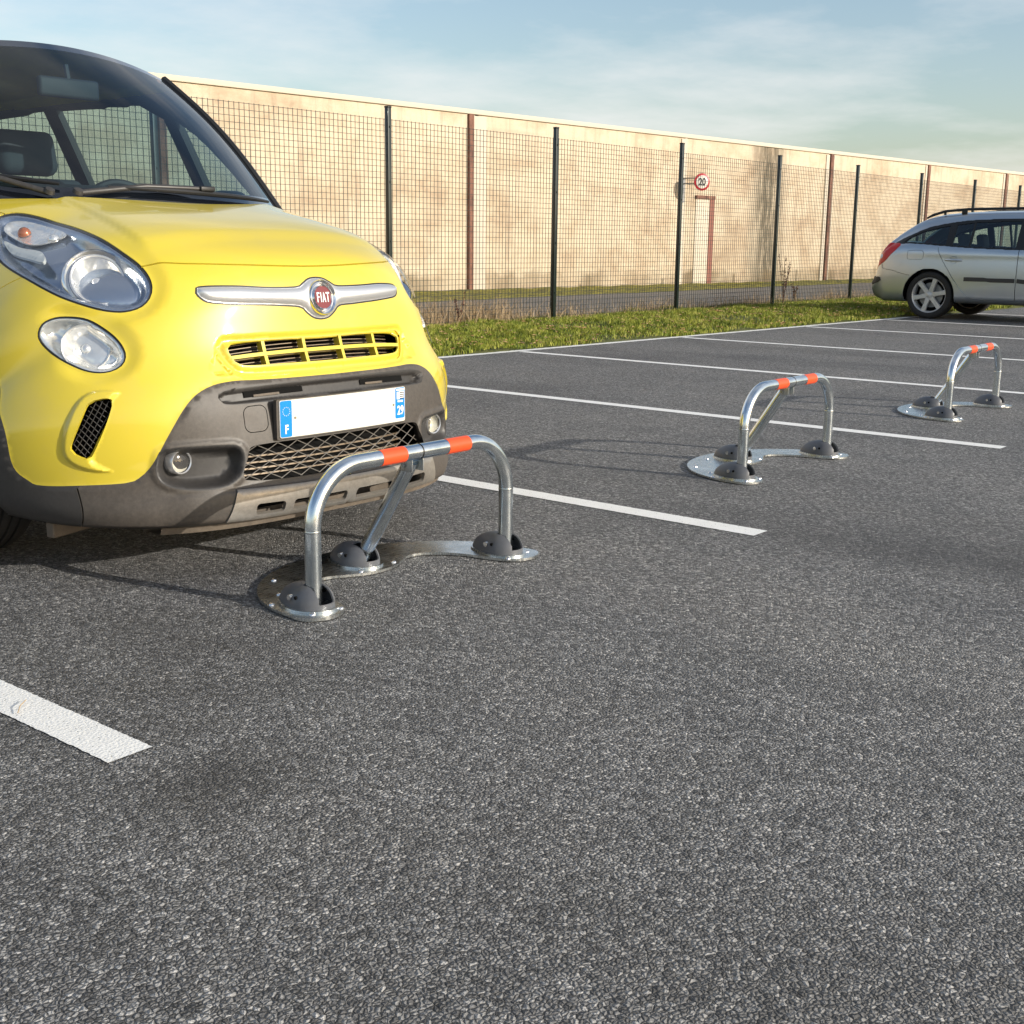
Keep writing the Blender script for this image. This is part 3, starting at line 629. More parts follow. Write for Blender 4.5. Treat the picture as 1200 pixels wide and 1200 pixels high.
FOG = smoothpoly([(-.606,.250),(-.573,.259),(-.515,.257),(-.44,.252),(-.391,.246),(-.370,.228),(-.367,.192),(-.384,.150),(-.43,.124),(-.498,.119),(-.573,.132),(-.611,.158),(-.620,.203)])
MESH = smoothpoly([(-.345,.232),(-.28,.238),(-.1,.237),(.1,.237),(.28,.238),(.345,.232),(.357,.205),(.378,.160),(.372,.138),(.28,.128),(.1,.126),(-.1,.126),(-.28,.128),(-.372,.138),(-.378,.160),(-.357,.205)])
TRAY = smoothpoly([(-.42,.400),(-.36,.412),(-.2,.411),(0,.409),(.2,.411),(.36,.412),(.42,.400),(.415,.375),(.38,.362),(.2,.357),(0,.356),(-.2,.357),(-.38,.362),(-.415,.375)])
SKT = [(-.404,.112),(-.2,.109),(0,.108),(.2,.109),(.404,.112),(.435,.018),(-.435,.018)]
SLOT = [rrect(a, .034, b_, .066, .010) for a, b_ in ((-.350, -.255), (-.225, -.02), (.02, .225), (.255, .350))]
hoodfront = smoothpoly([(-.5175,.880),(-.47,.861),(-.395,.827),(-.28,.794),(-.14,.771),(0,.764),(.14,.771),(.28,.794),(.395,.827),(.47,.861),(.5175,.880)], False, .015)
vc = lambda u: 1.335+.92*u*u
cowl = np.array([(u, vc(u)) for u in np.linspace(-.64, .64, 60)])
hside = smoothpoly([(-.607,1.49),(-.618,1.56),(-.632,1.64),(-.640,vc(.64))], False, .015)
seam = smoothpoly([(-.771,1.10),(-.80,1.13),(-.84,1.165),(-.90,1.19),(-1.0,1.20)], False, .015)
seam = seam[~inpoly(seam, DARK)]
joint = dense([(-.832, .0), (-.834, .08), (-.838, .15)], False, .01)
def relief(q):
    u, v = q[..., 0], q[..., 1]; qa = np.stack([-np.abs(u), v], -1); r = np.zeros(u.shape)
    dh = dpoly(qa, HLo); r -= .012*(1-sst(dh/.055))*sst((1.20-v)/.35)*sst((qa[..., 0]+.73)/.10)*(v > .62)
    dl = dpoly(qa, LLo); r -= .014*(1-sst(dl/.055))*sst((qa[..., 0]+.86)/.10)
    # raised centre of the bonnet
    uc = .462-.05*sst((v-.95)/.5); r += .009*sst((uc-np.abs(u))/.035+.5)*sst((v-.90)/.10)
    # frame round the side air inlet
    iv = inpoly(qa, VS); dv = dpoly(qa, VS); r += np.where(iv, .011*sst(dv/.018), 0)
    # grille surround and tray
    r -= .010*(1-sst(dpoly(q, UG)/.020))
    # number plate panel stands a little proud, the lower shelf juts out
    r += .010*sst((.115-v)/.010)*sst((.62-np.abs(u))/.10)*sst((v-.0)/.02)
    df = dpoly(qa, FOG); r += .006*(1-sst(df/.020))
    ind = inpoly(qa, DARK); r += np.where(ind, .005*sst(dpoly(qa, dtop, False)/.010), 0)
    return r
def s1fun(off=0., extra=None, rel=True):
    def g(q):
        def P_(q): 
            d = np.zeros(len(q))+off
            if rel: d = d+relief(q)
            if extra is not None: d = d+extra(q)
            e = 2e-3; a = S1(q+[e, 0])-S1(q-[e, 0]); b = S1(q+[0, e])-S1(q-[0, e]); n = np.cross(a, b); n /= np.maximum(np.linalg.norm(n, axis=1), 1e-12)[:, None]
            return S1(q)+n*d[:, None]
        e = 3e-3; a = P_(q+[e, 0])-P_(q-[e, 0]); b = P_(q+[0, e])-P_(q-[0, e]); n = np.cross(a, b); n /= np.maximum(np.linalg.norm(n, axis=1), 1e-12)[:, None]
        return P_(q), n
    return g
mir = lambda P: np.asarray(P)*[-1, 1]
car = empty('yellow_car', (1.3414, .8107, 0), 0, 'yellow compact car with grey lower bumper parked behind the nearest barrier', 'car')
sides = lambda P: [(P, True), (mir(P), True)]
seg = lambda u, v: [(np.array([u, v]), False)]
def cut(P, cl=True): return (P, cl)
polys = sides(HL)+sides(HLo)+sides(LL)+sides(LLo)+sides(VENT)+sides(FOG)+[cut(UG), cut(UGI), cut(UGR), cut(mir(UGR)), cut(MESH), cut(TRAY), cut(dense(SKT, True))]+[cut(dense(s, True)) for s in SLOT]
polys += [(dtop, False), (mir(dtop), False), (smoothpoly(arc_i, False, .015), False), (mir(smoothpoly(arc_i, False, .015)), False), (cowl, False)]
rb = [ribbon(hoodfront, .0030), ribbon(hside, .002), mir(ribbon(hside, .002)), ribbon(seam, .0022), mir(ribbon(seam, .0022)), ribbon(joint, .0025), mir(ribbon(joint, .0025))]
TOW = rrect(-.356, .275, -.281, .352, .022, 5); rb.append(np.concatenate([offpoly(dense(TOW, True, .008), .0012), offpoly(dense(TOW, True, .008), -.0012)[::-1]]))
for r_ in rb[:-1]: polys.append((r_, True))
tw_ = dense(TOW, True, .008); polys += [(offpoly(tw_, .0012), True), (offpoly(tw_, -.0012), True)]
polys += [(np.array([(u, .1155) for u in np.linspace(-.60, .60, 160)]), False), (np.array([(u, .1055) for u in np.linspace(-.60, .60, 160)]), False)]
def near(P, d, sp, x0, x1, y0, y1):
    X, Y = np.meshgrid(np.arange(x0, x1, sp), np.arange(y0, y1, sp)); X[1::2] += sp/2; q = np.stack([X.ravel(), Y.ravel()], 1); q = q[dpoly(q, P) < d]; return q
ex = [near(HL, .04, .0075, -.80, -.50, .70, 1.52), near(VS, .026, .0065, -.91, -.62, .15, .52), near(FOG, .030, .0075, -.66, -.33, .08, .30), near(LLo, .02, .009, -.93, -.60, .50, .90)]
ex += [mir(e) for e in ex]+[near(UG, .026, .0065, -.42, .42, .41, .60), near(TRAY, .02, .0065, -.44, .44, .33, .43)]
V2, F, ce = cdt(-1.36, 1.36, 0, S1.vmax, polys, .017, np.concatenate(ex))
qa = np.stack([-np.abs(ce[:, 0]), ce[:, 1]], 1); reg = np.full(len(ce), 'bumper_cover', dtype=object)
fend = inpoly(qa, [(-.70, .93), (seam[0][0], seam[0][1])]+[tuple(p) for p in seam]+[(-1.42, seam[-1][1]), (-1.42, 2.1), (-.5, 2.1), (-.5, 1.2)]) | (ce[:, 1] > 1.2)
reg[fend] = 'fender'
hv = np.interp(np.abs(ce[:, 0]), np.abs(hoodfront[:len(hoodfront)//2+1, 0])[::-1], hoodfront[:len(hoodfront)//2+1, 1][::-1])
hl_top = smoothpoly([(-.5175,.874),(-.519,.95),(-.522,1.035),(-.526,1.152),(-.529,1.268),(-.541,1.372),(-.571,1.458),(-.607,1.49)], False, .02)
ulim = np.interp(ce[:, 1], np.r_[hl_top[:, 1], hside[:, 1]], np.r_[-hl_top[:, 0], -hside[:, 0]])
hood = (np.abs(ce[:, 0]) < ulim) & (ce[:, 1] > hv) & (ce[:, 1] < vc(ce[:, 0])); reg[hood] = 'bonnet'
reg[(np.abs(ce[:, 0]) < .64) & (ce[:, 1] >= vc(ce[:, 0]))] = 'cowl'
reg[inpoly(qa, DARK)] = 'lower'; 
reg[inpoly(ce, dense(SKT, True))] = 'skid'
for P, n_ in ((TRAY, 'tray'), (MESH, 'hole'), (UG, 'gframe'), (UGI, 'hole'), (UGR, 'grec'), (mir(UGR), 'grec')): reg[inpoly(ce, P)] = n_
for s_ in SLOT: reg[inpoly(ce, dense(s_, True))] = 'hole'
for P, n_ in ((HLo, 'seal'), (HL, 'head'), (LLo, 'seal'), (LL, 'lowl'), (VENT, 'hole'), (FOG, 'fog')): reg[inpoly(qa, P)] = n_
for r_ in rb[:-1]: reg[inpoly(ce, r_)] = 'gap'
reg[inpoly(ce, offpoly(tw_, .0012)) & ~inpoly(ce, offpoly(tw_, -.0012))] = 'gap'
reg[inpoly(qa, WHEEL) | (ce[:, 1] < 1e-5) | (np.abs(ce[:, 0]) > 1.359)] = 'none'
g0 = s1fun()
Lf, Rt = ce[:, 0] < 0, ce[:, 0] >= 0
region('bonnet', V2, F[reg == 'bonnet'], g0, 'yellow', car)
region('bumper_cover', V2, F[reg == 'bumper_cover'], g0, 'yellow', car)
for s_ in (Lf, Rt): region('fender', V2, F[(reg == 'fender') & s_], g0, 'yellow', car)
towm = inpoly(ce, offpoly(tw_, -.0012)); jm = qa[:, 0] < -.834
region('lower_bumper', V2, F[(reg == 'lower') & ~towm & ~jm], g0, 'clad', car)
for s_ in (Lf, Rt): region('wheel_arch_trim', V2, F[(reg == 'lower') & jm & s_], s1fun(.001), 'clad_dark', car)
region('grille_surround', V2, F[reg == 'gframe'], s1fun(-.006), 'yellow', car, .006)
region('tow_cover', V2, F[(reg == 'lower') & towm], g0, 'clad', car)
region('skid_plate', V2, F[reg == 'skid'], s1fun(.006), 'skid', car)
region('cowl_panel', V2, F[reg == 'cowl'], s1fun(-.012), 'clad_dark', car)
region('plate_tray', V2, F[reg == 'tray'], s1fun(0, lambda q: -.030*sst((dpoly(q, TRAY)-.001)/.011)), 'clad_dark', car, 0)
for s_ in (Lf, Rt):
    region('grille_end', V2, F[(reg == 'grec') & s_], s1fun(0, lambda q: -.014*sst(dpoly(np.abs(q)*[1, 1], UGR)/.012)), 'yellow', car, 0)
# dark inner shell closing every opening
Gu, Gv = np.meshgrid(np.linspace(-1.0, 1.0, 90), np.linspace(.0, 1.05, 60)); q = np.stack([Gu.ravel(), Gv.ravel()], 1); Pn, _ = s1fun(-.10, None, False)(q)
Fi = [(j*90+i, j*90+i+1, (j+1)*90+i+1, (j+1)*90+i) for j in range(59) for i in range(89)]
sel = lambda f: not (abs(q[f[0], 0]) > .47 and q[f[0], 1] > .50)
ib = MB(); ib.v = [tuple(p) for p in Pn]; ib.f = [f for f in Fi if sel(f)]; ib.mi = [0]*len(ib.f); ib.build('inner_shell', 'black', car)
# headlights
def pt(u, v, off=0): P, n = s1fun(off, None, False)(np.array([[u, v]])); return Vector(P[0]), Vector(n[0])
def bowl(c, ax, r, depth, par, m='bowl', name='reflector', n=40):
    c = Vector(c); ax = Vector(ax).normalized(); pr = [(r*1.0, 0)]+[(r*math.sqrt(t), -depth*(1-t)) for t in np.linspace(.97, .02, 12)]
    o = MB().lathe(pr, c, ax, n).build(name, m, par, True, 60)
    MB().lathe([(r*.99, -.004), (r*1.0, .004), (r*1.05, .006), (r*1.09, .002), (r*1.10, -.006)], c, ax, n).build('bezel_ring', 'satin', o); return o
for s_, sg_ in ((Lf, 1), (Rt, -1)):
    # s_ Lf -> negative x ; mirror helper keeps the same numbers
    def mv(p): return Vector((p[0]*sg_, p[1], p[2]))
    Fh = F[(reg == 'head') & s_]
    hq = lambda q: np.stack([-np.abs(q[:, 0]), q[:, 1]], 1)
    hs = region('headlight', V2, Fh, s1fun(-.006, lambda q: -.046*sst((dpoly(hq(q), HL)-.004)/.030)*(1-.55*sst((q[:, 1]-1.12)/.12))), 'house', car, 0)
    region('headlight_lens', V2, Fh, s1fun(.003, None, False), 'lens', hs, .0)
    region('headlight_seal', V2, F[(reg == 'seal') & s_ & (dpoly(qa, HLo) < .011)], s1fun(-.003), 'seal', hs, .01)
    c, n = pt(-.632, .925, -.044); ax = (n*.75+Vector((-.05, -1, .0))*.6).normalized(); c2, ax2 = mv(c), Vector((ax.x*sg_, ax.y, ax.z))
    bw = bowl(c2, ax2, .070, .055, hs)
    MB().lathe([(.0001, .0), (.012, -.002), (.016, -.010), (.016, -.030), (.011, -.05)], c2-ax2*.008, ax2, 20).build('bulb_shield', 'satin', bw)
    # crescent trim plate round the reflector
    MB().lathe([(.079, -.003), (.090, .004), (.096, -.002), (.098, -.012)], c2, ax2, 40).build('trim_ring', 'chrome', hs)
    for (u_, v_, r_, mm, nm, k) in ((-.618, 1.375, .020, 'amber', 'indicator_bulb', 1), (-.594, 1.24, .018, 'bowl', 'marker_bulb', 1)):
        c, n = pt(u_, v_, -.016); MB().lathe([(.0001, .014), (r_*.5, .012), (r_*.86, .005), (r_, -.004)], mv(c), Vector((n.x*sg_, n.y, n.z)), 20).build(nm, mm, hs)
    IND = smoothpoly([(-.655,1.43),(-.617,1.452),(-.580,1.409),(-.556,1.311),(-.562,1.215),(-.602,1.214),(-.647,1.250),(-.658,1.340)])
    v_i, f_i, c_i = cdt(-.70, -.52, 1.18, 1.48, [(IND, True)], .012); f_i = f_i[inpoly(c_i, IND)]; v_i = v_i*[sg_, 1]
    region('indicator_bowl', v_i, f_i[:, ::-1] if sg_ < 0 else f_i, s1fun(-.010, lambda q: -.012*sst(dpoly(hq(q), IND)/.015), False), 'bowl', hs, .004)
    DR = smoothpoly([(-.683,1.385),(-.674,1.291),(-.664,1.185),(-.694,1.125),(-.703,1.20),(-.705,1.312)], True, .008)
    v_i, f_i, c_i = cdt(-.73, -.64, 1.08, 1.42, [(DR, True)], .010); f_i = f_i[inpoly(c_i, DR)]; v_i = v_i*[sg_, 1]
    region('running_light', v_i, f_i[:, ::-1] if sg_ < 0 else f_i, s1fun(-.012, lambda q: .004*sst(dpoly(hq(q), DR)/.008), False), 'drl', hs, .01)
    # lower lamp
    Fl = F[(reg == 'lowl') & s_]
    ls = region('driving_light', V2, Fl, s1fun(-.006, lambda q: -.040*sst((dpoly(hq(q), LL)-.004)/.028)), 'bowl', car, 0)
    region('driving_light_lens', V2, Fl, s1fun(.003, None, False), 'lens', ls, 0)
    region('driving_light_seal', V2, F[(reg == 'seal') & s_ & (dpoly(qa, LLo) < .010)], s1fun(-.003), 'seal', ls, .01)
    c, n = pt(-.757, .685, -.030); ax = (n*.8+Vector((-.05, -1, 0))*.5).normalized(); bowl(mv(c), (ax.x*sg_, ax.y, ax.z), .062, .045, ls)
    MB().lathe([(.0001, .004), (.010, .002), (.014, -.006), (.014, -.025)], mv(c)-Vector((ax.x*sg_, ax.y, ax.z))*.012, (ax.x*sg_, ax.y, ax.z), 16).build('bulb_shield', 'satin', ls)
    # fog lamp in its recess
    fr = region('fog_light_recess', V2, F[(reg == 'fog') & s_], s1fun(0, lambda q: -.040*sst((dpoly(hq(q), FOG)-.004)/.030)), 'clad_dark', car, 0)
    c, n = pt(-.548, .208, -.022); c = mv(c); fl_ = MB().lathe([(.036, -.03), (.036, .004), (.033, .008), (.030, .005)], c, (0, -1, 0), 28).build('fog_light', 'satin', car)
    MB().lathe([(.030, -.002), (.022, -.014), (.008, -.022), (.0001, -.023)], c, (0, -1, 0), 28).build('reflector', 'cream', fl_)
    MB().lathe([(.0001, .012), (.016, .010), (.029, .004)], c, (0, -1, 0), 28).build('fog_lens', 'lens', fl_)
    # mesh in the side inlet
    vb = MB()
    for k in range(-8, 9):
        for sl_ in (1, -1):
            cu, cv_ = -.773, .35+k*.030; A_ = []
            for t in np.linspace(-.14, .14, 57):
                uu, vv = cu+t*.62, cv_+sl_*t*1.0+t*.0
                uu += .0
                if inpoly(np.array([[uu, vv]]), VENT)[0]: A_.append((uu*sg_, vv))
            if len(A_) > 2: Pq, _ = s1fun(-.020)(np.array(A_)); vb.tube(Pq, .0013, 5)
    vb.build('side_vent_mesh', 'clad_dark', car)
# upper grille: yellow bars
gu = MB()
def bar(b, pts, hw, off, th):
    """a flat bar following the body at depth off"""
    P = np.array(pts, float); a, b_ = offpoly(P, hw, False), offpoly(P, -hw, False); A0, n0 = s1fun(off, None, False)(a); B0, n1 = s1fun(off, None, False)(b_)
    A1, B1 = A0-n0*th, B0-n1*th; k = len(P); V = [p for r in (A0, B0, B1, A1) for p in r]
    Fq = [(r*k+i, r*k+i+1, ((r+1) % 4)*k+i+1, ((r+1) % 4)*k+i) for r in range(4) for i in range(k-1)]+[(0, k, 2*k, 3*k), (k-1, 4*k-1, 3*k-1, 2*k-1)]
    b.add(V, Fq)
us = np.linspace(-.375, .375, 50)
bar(gu, [(u, .505) for u in us[2:-2]], .0055, -.006, .03); 
for u in (-.226, -.075, .075, .226): bar(gu, [(u, v) for v in np.linspace(.462, .544, 8)], .0055, -.012, .025)
gr = gu.build('upper_grille', 'yellow', car)
fb = MB()
for k in range(9): bar(fb, [(u, .462+k*.0105) for u in np.linspace(-.35, .35, 40)], .0010, -.050, .01)
fb.build('radiator_slats', 'fin', gr)
# tray slots with bright tabs
for u0, u1 in ((-.33, -.12), (.12, .33)): sb = MB(); bar(sb, [(u, .391) for u in np.linspace(u0, u1, 20)], .0095, -.021, .004); tr_ = sb.build('tray_slot', 'black', car)
for u0, u1 in ((-.30, -.21), (.14, .22)): tb_ = MB(); bar(tb_, [(u, .384) for u in np.linspace(u0, u1, 8)], .0035, -.0185, .004); tb_.build('metal_tab', 'tan', tr_)
# lower diamond mesh
mb_ = MB()
for k in range(-9, 10):
    for sl_ in (1, -1):
        A_ = []
        for t in np.linspace(-.26, .26, 90):
            uu, vv = k*.070+t, .182+sl_*t*.50
            if inpoly(np.array([[uu, vv]]), MESH)[0]: A_.append((uu, vv))
        if len(A_) > 2: Pq, _ = s1fun(-.014, None, False)(np.array(A_)); mb_.tube(Pq, .0014, 6)
lg = mb_.build('lower_grille_mesh', 'skid', car)
fb = MB()
for k in range(4): bar(fb, [(u, .148+k*.0165) for u in np.linspace(-.37, .37, 40)], .0022, -.070-.006*(k % 2), .010)
fb.build('radiator_slats', 'fin', lg)
fb = MB()
for k in range(2): bar(fb, [(u, .040+k*.018) for u in np.linspace(-.36, .36, 40)], .003, -.035, .012)
fb.build('radiator_slats', 'tan', lg)
# chrome moustache with badge
ch = smoothpoly([(-.405,.735),(-.30,.716),(-.19,.697),(-.085,.692),(-.055,.703),(-.03,.716),(0,.720),(.03,.716),(.055,.703),(.085,.692),(.19,.697),(.30,.712),(.385,.722),(.398,.712),(.392,.695),(.36,.676),(.257,.655),(.148,.642),(.080,.636),(.055,.618),(.03,.602),(0,.597),(-.03,.602),(-.055,.618),(-.080,.636),(-.173,.647),(-.293,.662),(-.375,.682),(-.40,.700),(-.410,.720)], True, .008)
v_i, f_i, c_i = cdt(-.45, .45, .55, .76, [(ch, True), (offpoly(ch, -.004), True)], .0055); f_i = f_i[inpoly(c_i, ch)]
bar_ = region('chrome_bar', v_i, f_i, s1fun(.001, lambda q: .013*np.sin(PI/2*np.clip(dpoly(q, ch)/.024, 0, 1))**.8), 'satin', car, .012)
cho = offpoly(ch, .005); v_i, f_i, c_i = cdt(-.46, .46, .54, .77, [(cho, True)], .02); f_i = f_i[inpoly(c_i, cho)]
region('chrome_bar_seat', v_i, f_i, s1fun(.0012, None), 'seal', bar_, .004)
c, n = pt(0, .658, .011); T = Matrix.Translation(c) @ Matrix.Rotation(math.atan2(n.z, -n.y), 4, 'X').inverted()
bg_ = MB().lathe([(.050, -.016), (.054, .003), (.051, .009), (.046, .006), (.043, .002), (.040, .005), (.037, .009), (.0345, .0075), (.0345, .004)], (0, 0, 0), (0, -1, 0), 48); bd_ = bg_.build('badge', 'chrome', bar_, True, 50); bd_.matrix_local = T
rd = MB().prism([(x, z) for x, z in rrect(-.0315, -.0335, .0315, .0335, .023, 8)], 0, .0015)
ro = MB(); ro.v = [(x, -.0045-z, y) for x, y, z in rd.v]; ro.f = rd.f; ro.mi = rd.mi
ro = ro.build('badge_field', 'red', bar_, False); ro.matrix_local = T
ds = MB().lathe([(.0001, .0042), (.036, .0042)], (0, 0, 0), (0, -1, 0), 40).build('badge_disc', 'satin', bar_); ds.matrix_local = T
lt = MB(); H_ = .0150; tk = .0036
def stroke(pts): lt.add([(x, -.0076, z) for x, z in pts]+[(x, -.0064, z) for x, z in pts], [(0, 1, 2, 3), (7, 6, 5, 4)]+[(a, (a+1) % 4+0, (a+1) % 4+4, a+4) for a in range(4)])
def rct(x0, z0, x1, z1): stroke([(x0, z0), (x1, z0), (x1, z1), (x0, z1)])
rct(-.0250, -H_, -.0212, H_); rct(-.0212, H_-.0048, -.0140, H_); rct(-.0212, -.0010, -.0152, .0034)      # F
rct(-.0108, -H_, -.0070, H_)                                                                            # I
stroke([(-.0042, -H_), (-.0006, -H_), (.0046, H_), (.0012, H_)]); stroke([(.0100, -H_), (.0064, -H_), (.0014, H_), (.0046, H_)]); rct(.0010, -.0088, .0048, -.0048)   # A
rct(.0164, -H_, .0202, H_-.0048); rct(.0110, H_-.0048, .0256, H_)                                       # T
lo_ = lt.build('badge_lettering', 'white', bar_, False); lo_.matrix_local = T
# number plate
def plate_part(name, x0, x1, z0, z1, m, par, th=.004, off=0., r=.006):
    P = rrect(x0, z0, x1, z1, r, 4); v_i, f_i, c_i = cdt(x0-.001, x1+.001, z0-.001, z1+.001, [(dense(P, True, .006), True)], .012); f_i = f_i[inpoly(c_i, dense(P, True, .006))]
    fn = lambda q: (np.stack([q[:, 0], .0005-off+.16*q[:, 0]**2, .4584+q[:, 1]], 1), np.tile([0., -1, 0], (len(q), 1)))
    return region(name, v_i, f_i, fn, m, par, th)
pl_ = plate_part('number_plate', -.26, .26, -.055, .055, 'plate', car, .004)
plate_part('plate_backing', -.268, .268, -.060, .058, 'clad', car, .014, -.0035)
plate_part('country_band', -.2585, -.217, -.0535, .0535, 'blue', pl_, .0005, .0006); plate_part('region_band', .2125, .2575, -.0445, .0535, 'blue', pl_, .0005, .0006)
py = lambda x: .0005+.16*x*x-.0016
sb = MB()
for k in range(12):
    a = PI/6*k; x, z = -.2375+.0125*math.cos(a), .4584+.022+.0125*math.sin(a)
    sb.add([(x+.0020*math.cos(PI/2+j*PI/5)*(1 if j % 2 == 0 else .42), py(x), z+.0020*math.sin(PI/2+j*PI/5)*(1 if j % 2 == 0 else .42)) for j in range(10)], [tuple(range(10))])
sb.build('star_ring', 'white', pl_, False)
text_mesh('country_letter', 'F', .036, .0002, 'white', pl_, FRONT(-.2375, py(.2375), .4584-.032), .8, .0012)
text_mesh('department_number', '29', .040, .0002, 'white', pl_, FRONT(.236, py(.236), .4584-.020), .72, .001)
rg = MB(); rg.box((.235, py(.235), .4584+.0475), (.036, .0006, .006)); rg.box((.2255, py(.2255), .4584+.029), (.014, .0006, .024)); rg.box((.235, py(.235), .4584+.0105), (.024, .0006, .006)); rg.build('region_emblem', 'white', pl_, False)
rg = MB(); 
for k in range(4): rg.box((.2425, py(.2425)-.0002, .4584+.019+k*.0062), (.020, .0006, .003), 0, 0, 1 if 0 else 0)
rg.build('emblem_bars', 'ink', pl_, False)
rg = MB()
for k in range(4): rg.box((.2425, py(.2425)-.0002, .4584+.0221+k*.0062), (.020, .0006, .0031))
rg.build('emblem_bars', 'white', pl_, False)
for x in (-.205, .203): MB().lathe([(.0001, .0030), (.003, .0025), (.0036, .001)], (x, .0005+.16*x*x, .4584+.001), (0, -1, 0), 12).build('plate_screw', 'fin', pl_)
# underside
ub = MB(); bar(ub, [(u, .004) for u in np.linspace(-.60, .60, 60)], .0, 0, .01); ub = MB(); k = 60; V = []
for i in range(k):
    u = -.60+1.2*i/(k-1); P = S1(np.array([[u, 0.]]))[0]; V += [(P[0], P[1]+.012, .172), (P[0], P[1]+.020, .146), (P[0], P[1]+.10, .146), (P[0], P[1]+.10, .175)]
ub.add(V, [(4*i+j, 4*i+j+1, 4*i+j+5, 4*i+j+4) for i in range(k-1) for j in range(3)]); ub.build('air_dam', 'tan', car)
for s_ in (-1, 1): MB().box((s_*.66, .47, .150), (.20, .03, .055), s_*-.25, .005).build('wheel_deflector', 'tan', car)
MB().box((0, 2.2, .24), (1.3, 3.4, .06), 0, .01).build('underbody', 'black', car); MB().box((0, .16, .24), (.80, .02, .15)).build('bumper_backing', 'black', car)
for s_ in (-1, 1):
    b = MB(); A_ = [(WC[0]+.40*math.cos(a), WC[1]+.40*math.sin(a)) for a in np.linspace(-.2, PI+.2, 24)]; V = [(x_*s_, y, z) for y, z in A_ for x_ in (.80, .52)]
    b.add(V, [(2*i, 2*i+1, 2*i+3, 2*i+2) for i in range(23)]+[tuple(2*i+1 for i in range(24))]); b.build('wheel_well', 'black', car)

# wheels (shared with the other car)
def make_wheel(par, x, y, r, wd, rr, sgn, spokes=5, m='rim', steer=0, sw_=1.):
    t = empty('wheel', (x, y, r)); t.parent = par; t.rotation_euler = (0, 0, steer); h = wd/2; ax = (sgn, 0, 0)
    pr = [(rr, -h*.8), (rr+.012, -h*.92), (r-.03, -h), (r-.010, -h*.90), (r-.002, -h*.72)]
    for g in (-.45, -.16, .16, .45): pr += [(r, h*(g-.05)), (r-.007, h*(g-.035)), (r-.007, h*(g+.035)), (r, h*(g+.05))]
    pr += [(r-.002, h*.72), (r-.010, h*.90), (r-.022, h*.97), (r-.045, h*1.0), (rr+.014, h*.93), (rr, h*.84)]
    MB().lathe(pr, (0, 0, 0), ax, 72).build('tyre', 'rubber', t, True, 28)
    rb_ = MB().lathe([(rr, -h*.8), (rr-.012, -h*.7), (rr-.016, h*.6), (rr-.006, h*.80), (rr+.004, h*.88), (rr+.002, h*.80)], (0, 0, 0), ax, 56)
    rm = rb_.build('rim', m, t)
    sp_ = MB()
    for k in range(spokes):
        a = 2*PI*k/spokes+.2; ca, sa = math.cos(a), math.sin(a); V = []
        for rad, w0, x0, th in ((.045, .030*sw_, h*.72, .03), (rr*.55, .024*sw_, h*.76, .026), (rr-.004, .030*sw_, h*.80, .03)):
            for sx_, sw in ((0, -1), (0, 1), (-1, 1), (-1, -1)):
                X = (x0+sx_*th)*sgn; yy, zz = rad, sw*w0*(.8 if sx_ == 0 else 1); V.append((X, yy*ca-zz*sa, yy*sa+zz*ca))
        sp_.add(V, [(4*i+j, 4*i+(j+1) % 4, 4*i+4+(j+1) % 4, 4*i+4+j) for i in range(2) for j in range(4)]+[(8, 9, 10, 11), (3, 2, 1, 0)])
    sp_.build('spoke', m, rm) if 0 else [None]
    one = sp_; n_ = 12
    for k in range(spokes):
        o = MB().add(one.v[k*n_:(k+1)*n_], [tuple(i for i in f) for f in one.f[:10]]).build('spoke', m, t, True, 30)
    MB().lathe([(.0001, h*.74), (.028, h*.735), (.034, h*.70), (.055, h*.66), (.062, h*.5)], (0, 0, 0), ax, 32).build('hub', m, t)
    MB().lathe([(.0001, h*.1), (rr*.72, h*.1), (rr*.72, -h*.2)], (0, 0, 0), ax, 40).build('brake_disc', 'greysteel', t)
    MB().lathe([(.0001, -h*.3), (rr-.01, -h*.3)], (0, 0, 0), ax, 40).build('wheel_back', 'black', t)
    return t
for s_ in (-1, 1):
    make_wheel(car, s_*.775, WC[0], .33, .215, .215, s_)
    make_wheel(car, s_*.775, WC[0]+2.61, .33, .215, .215, s_)

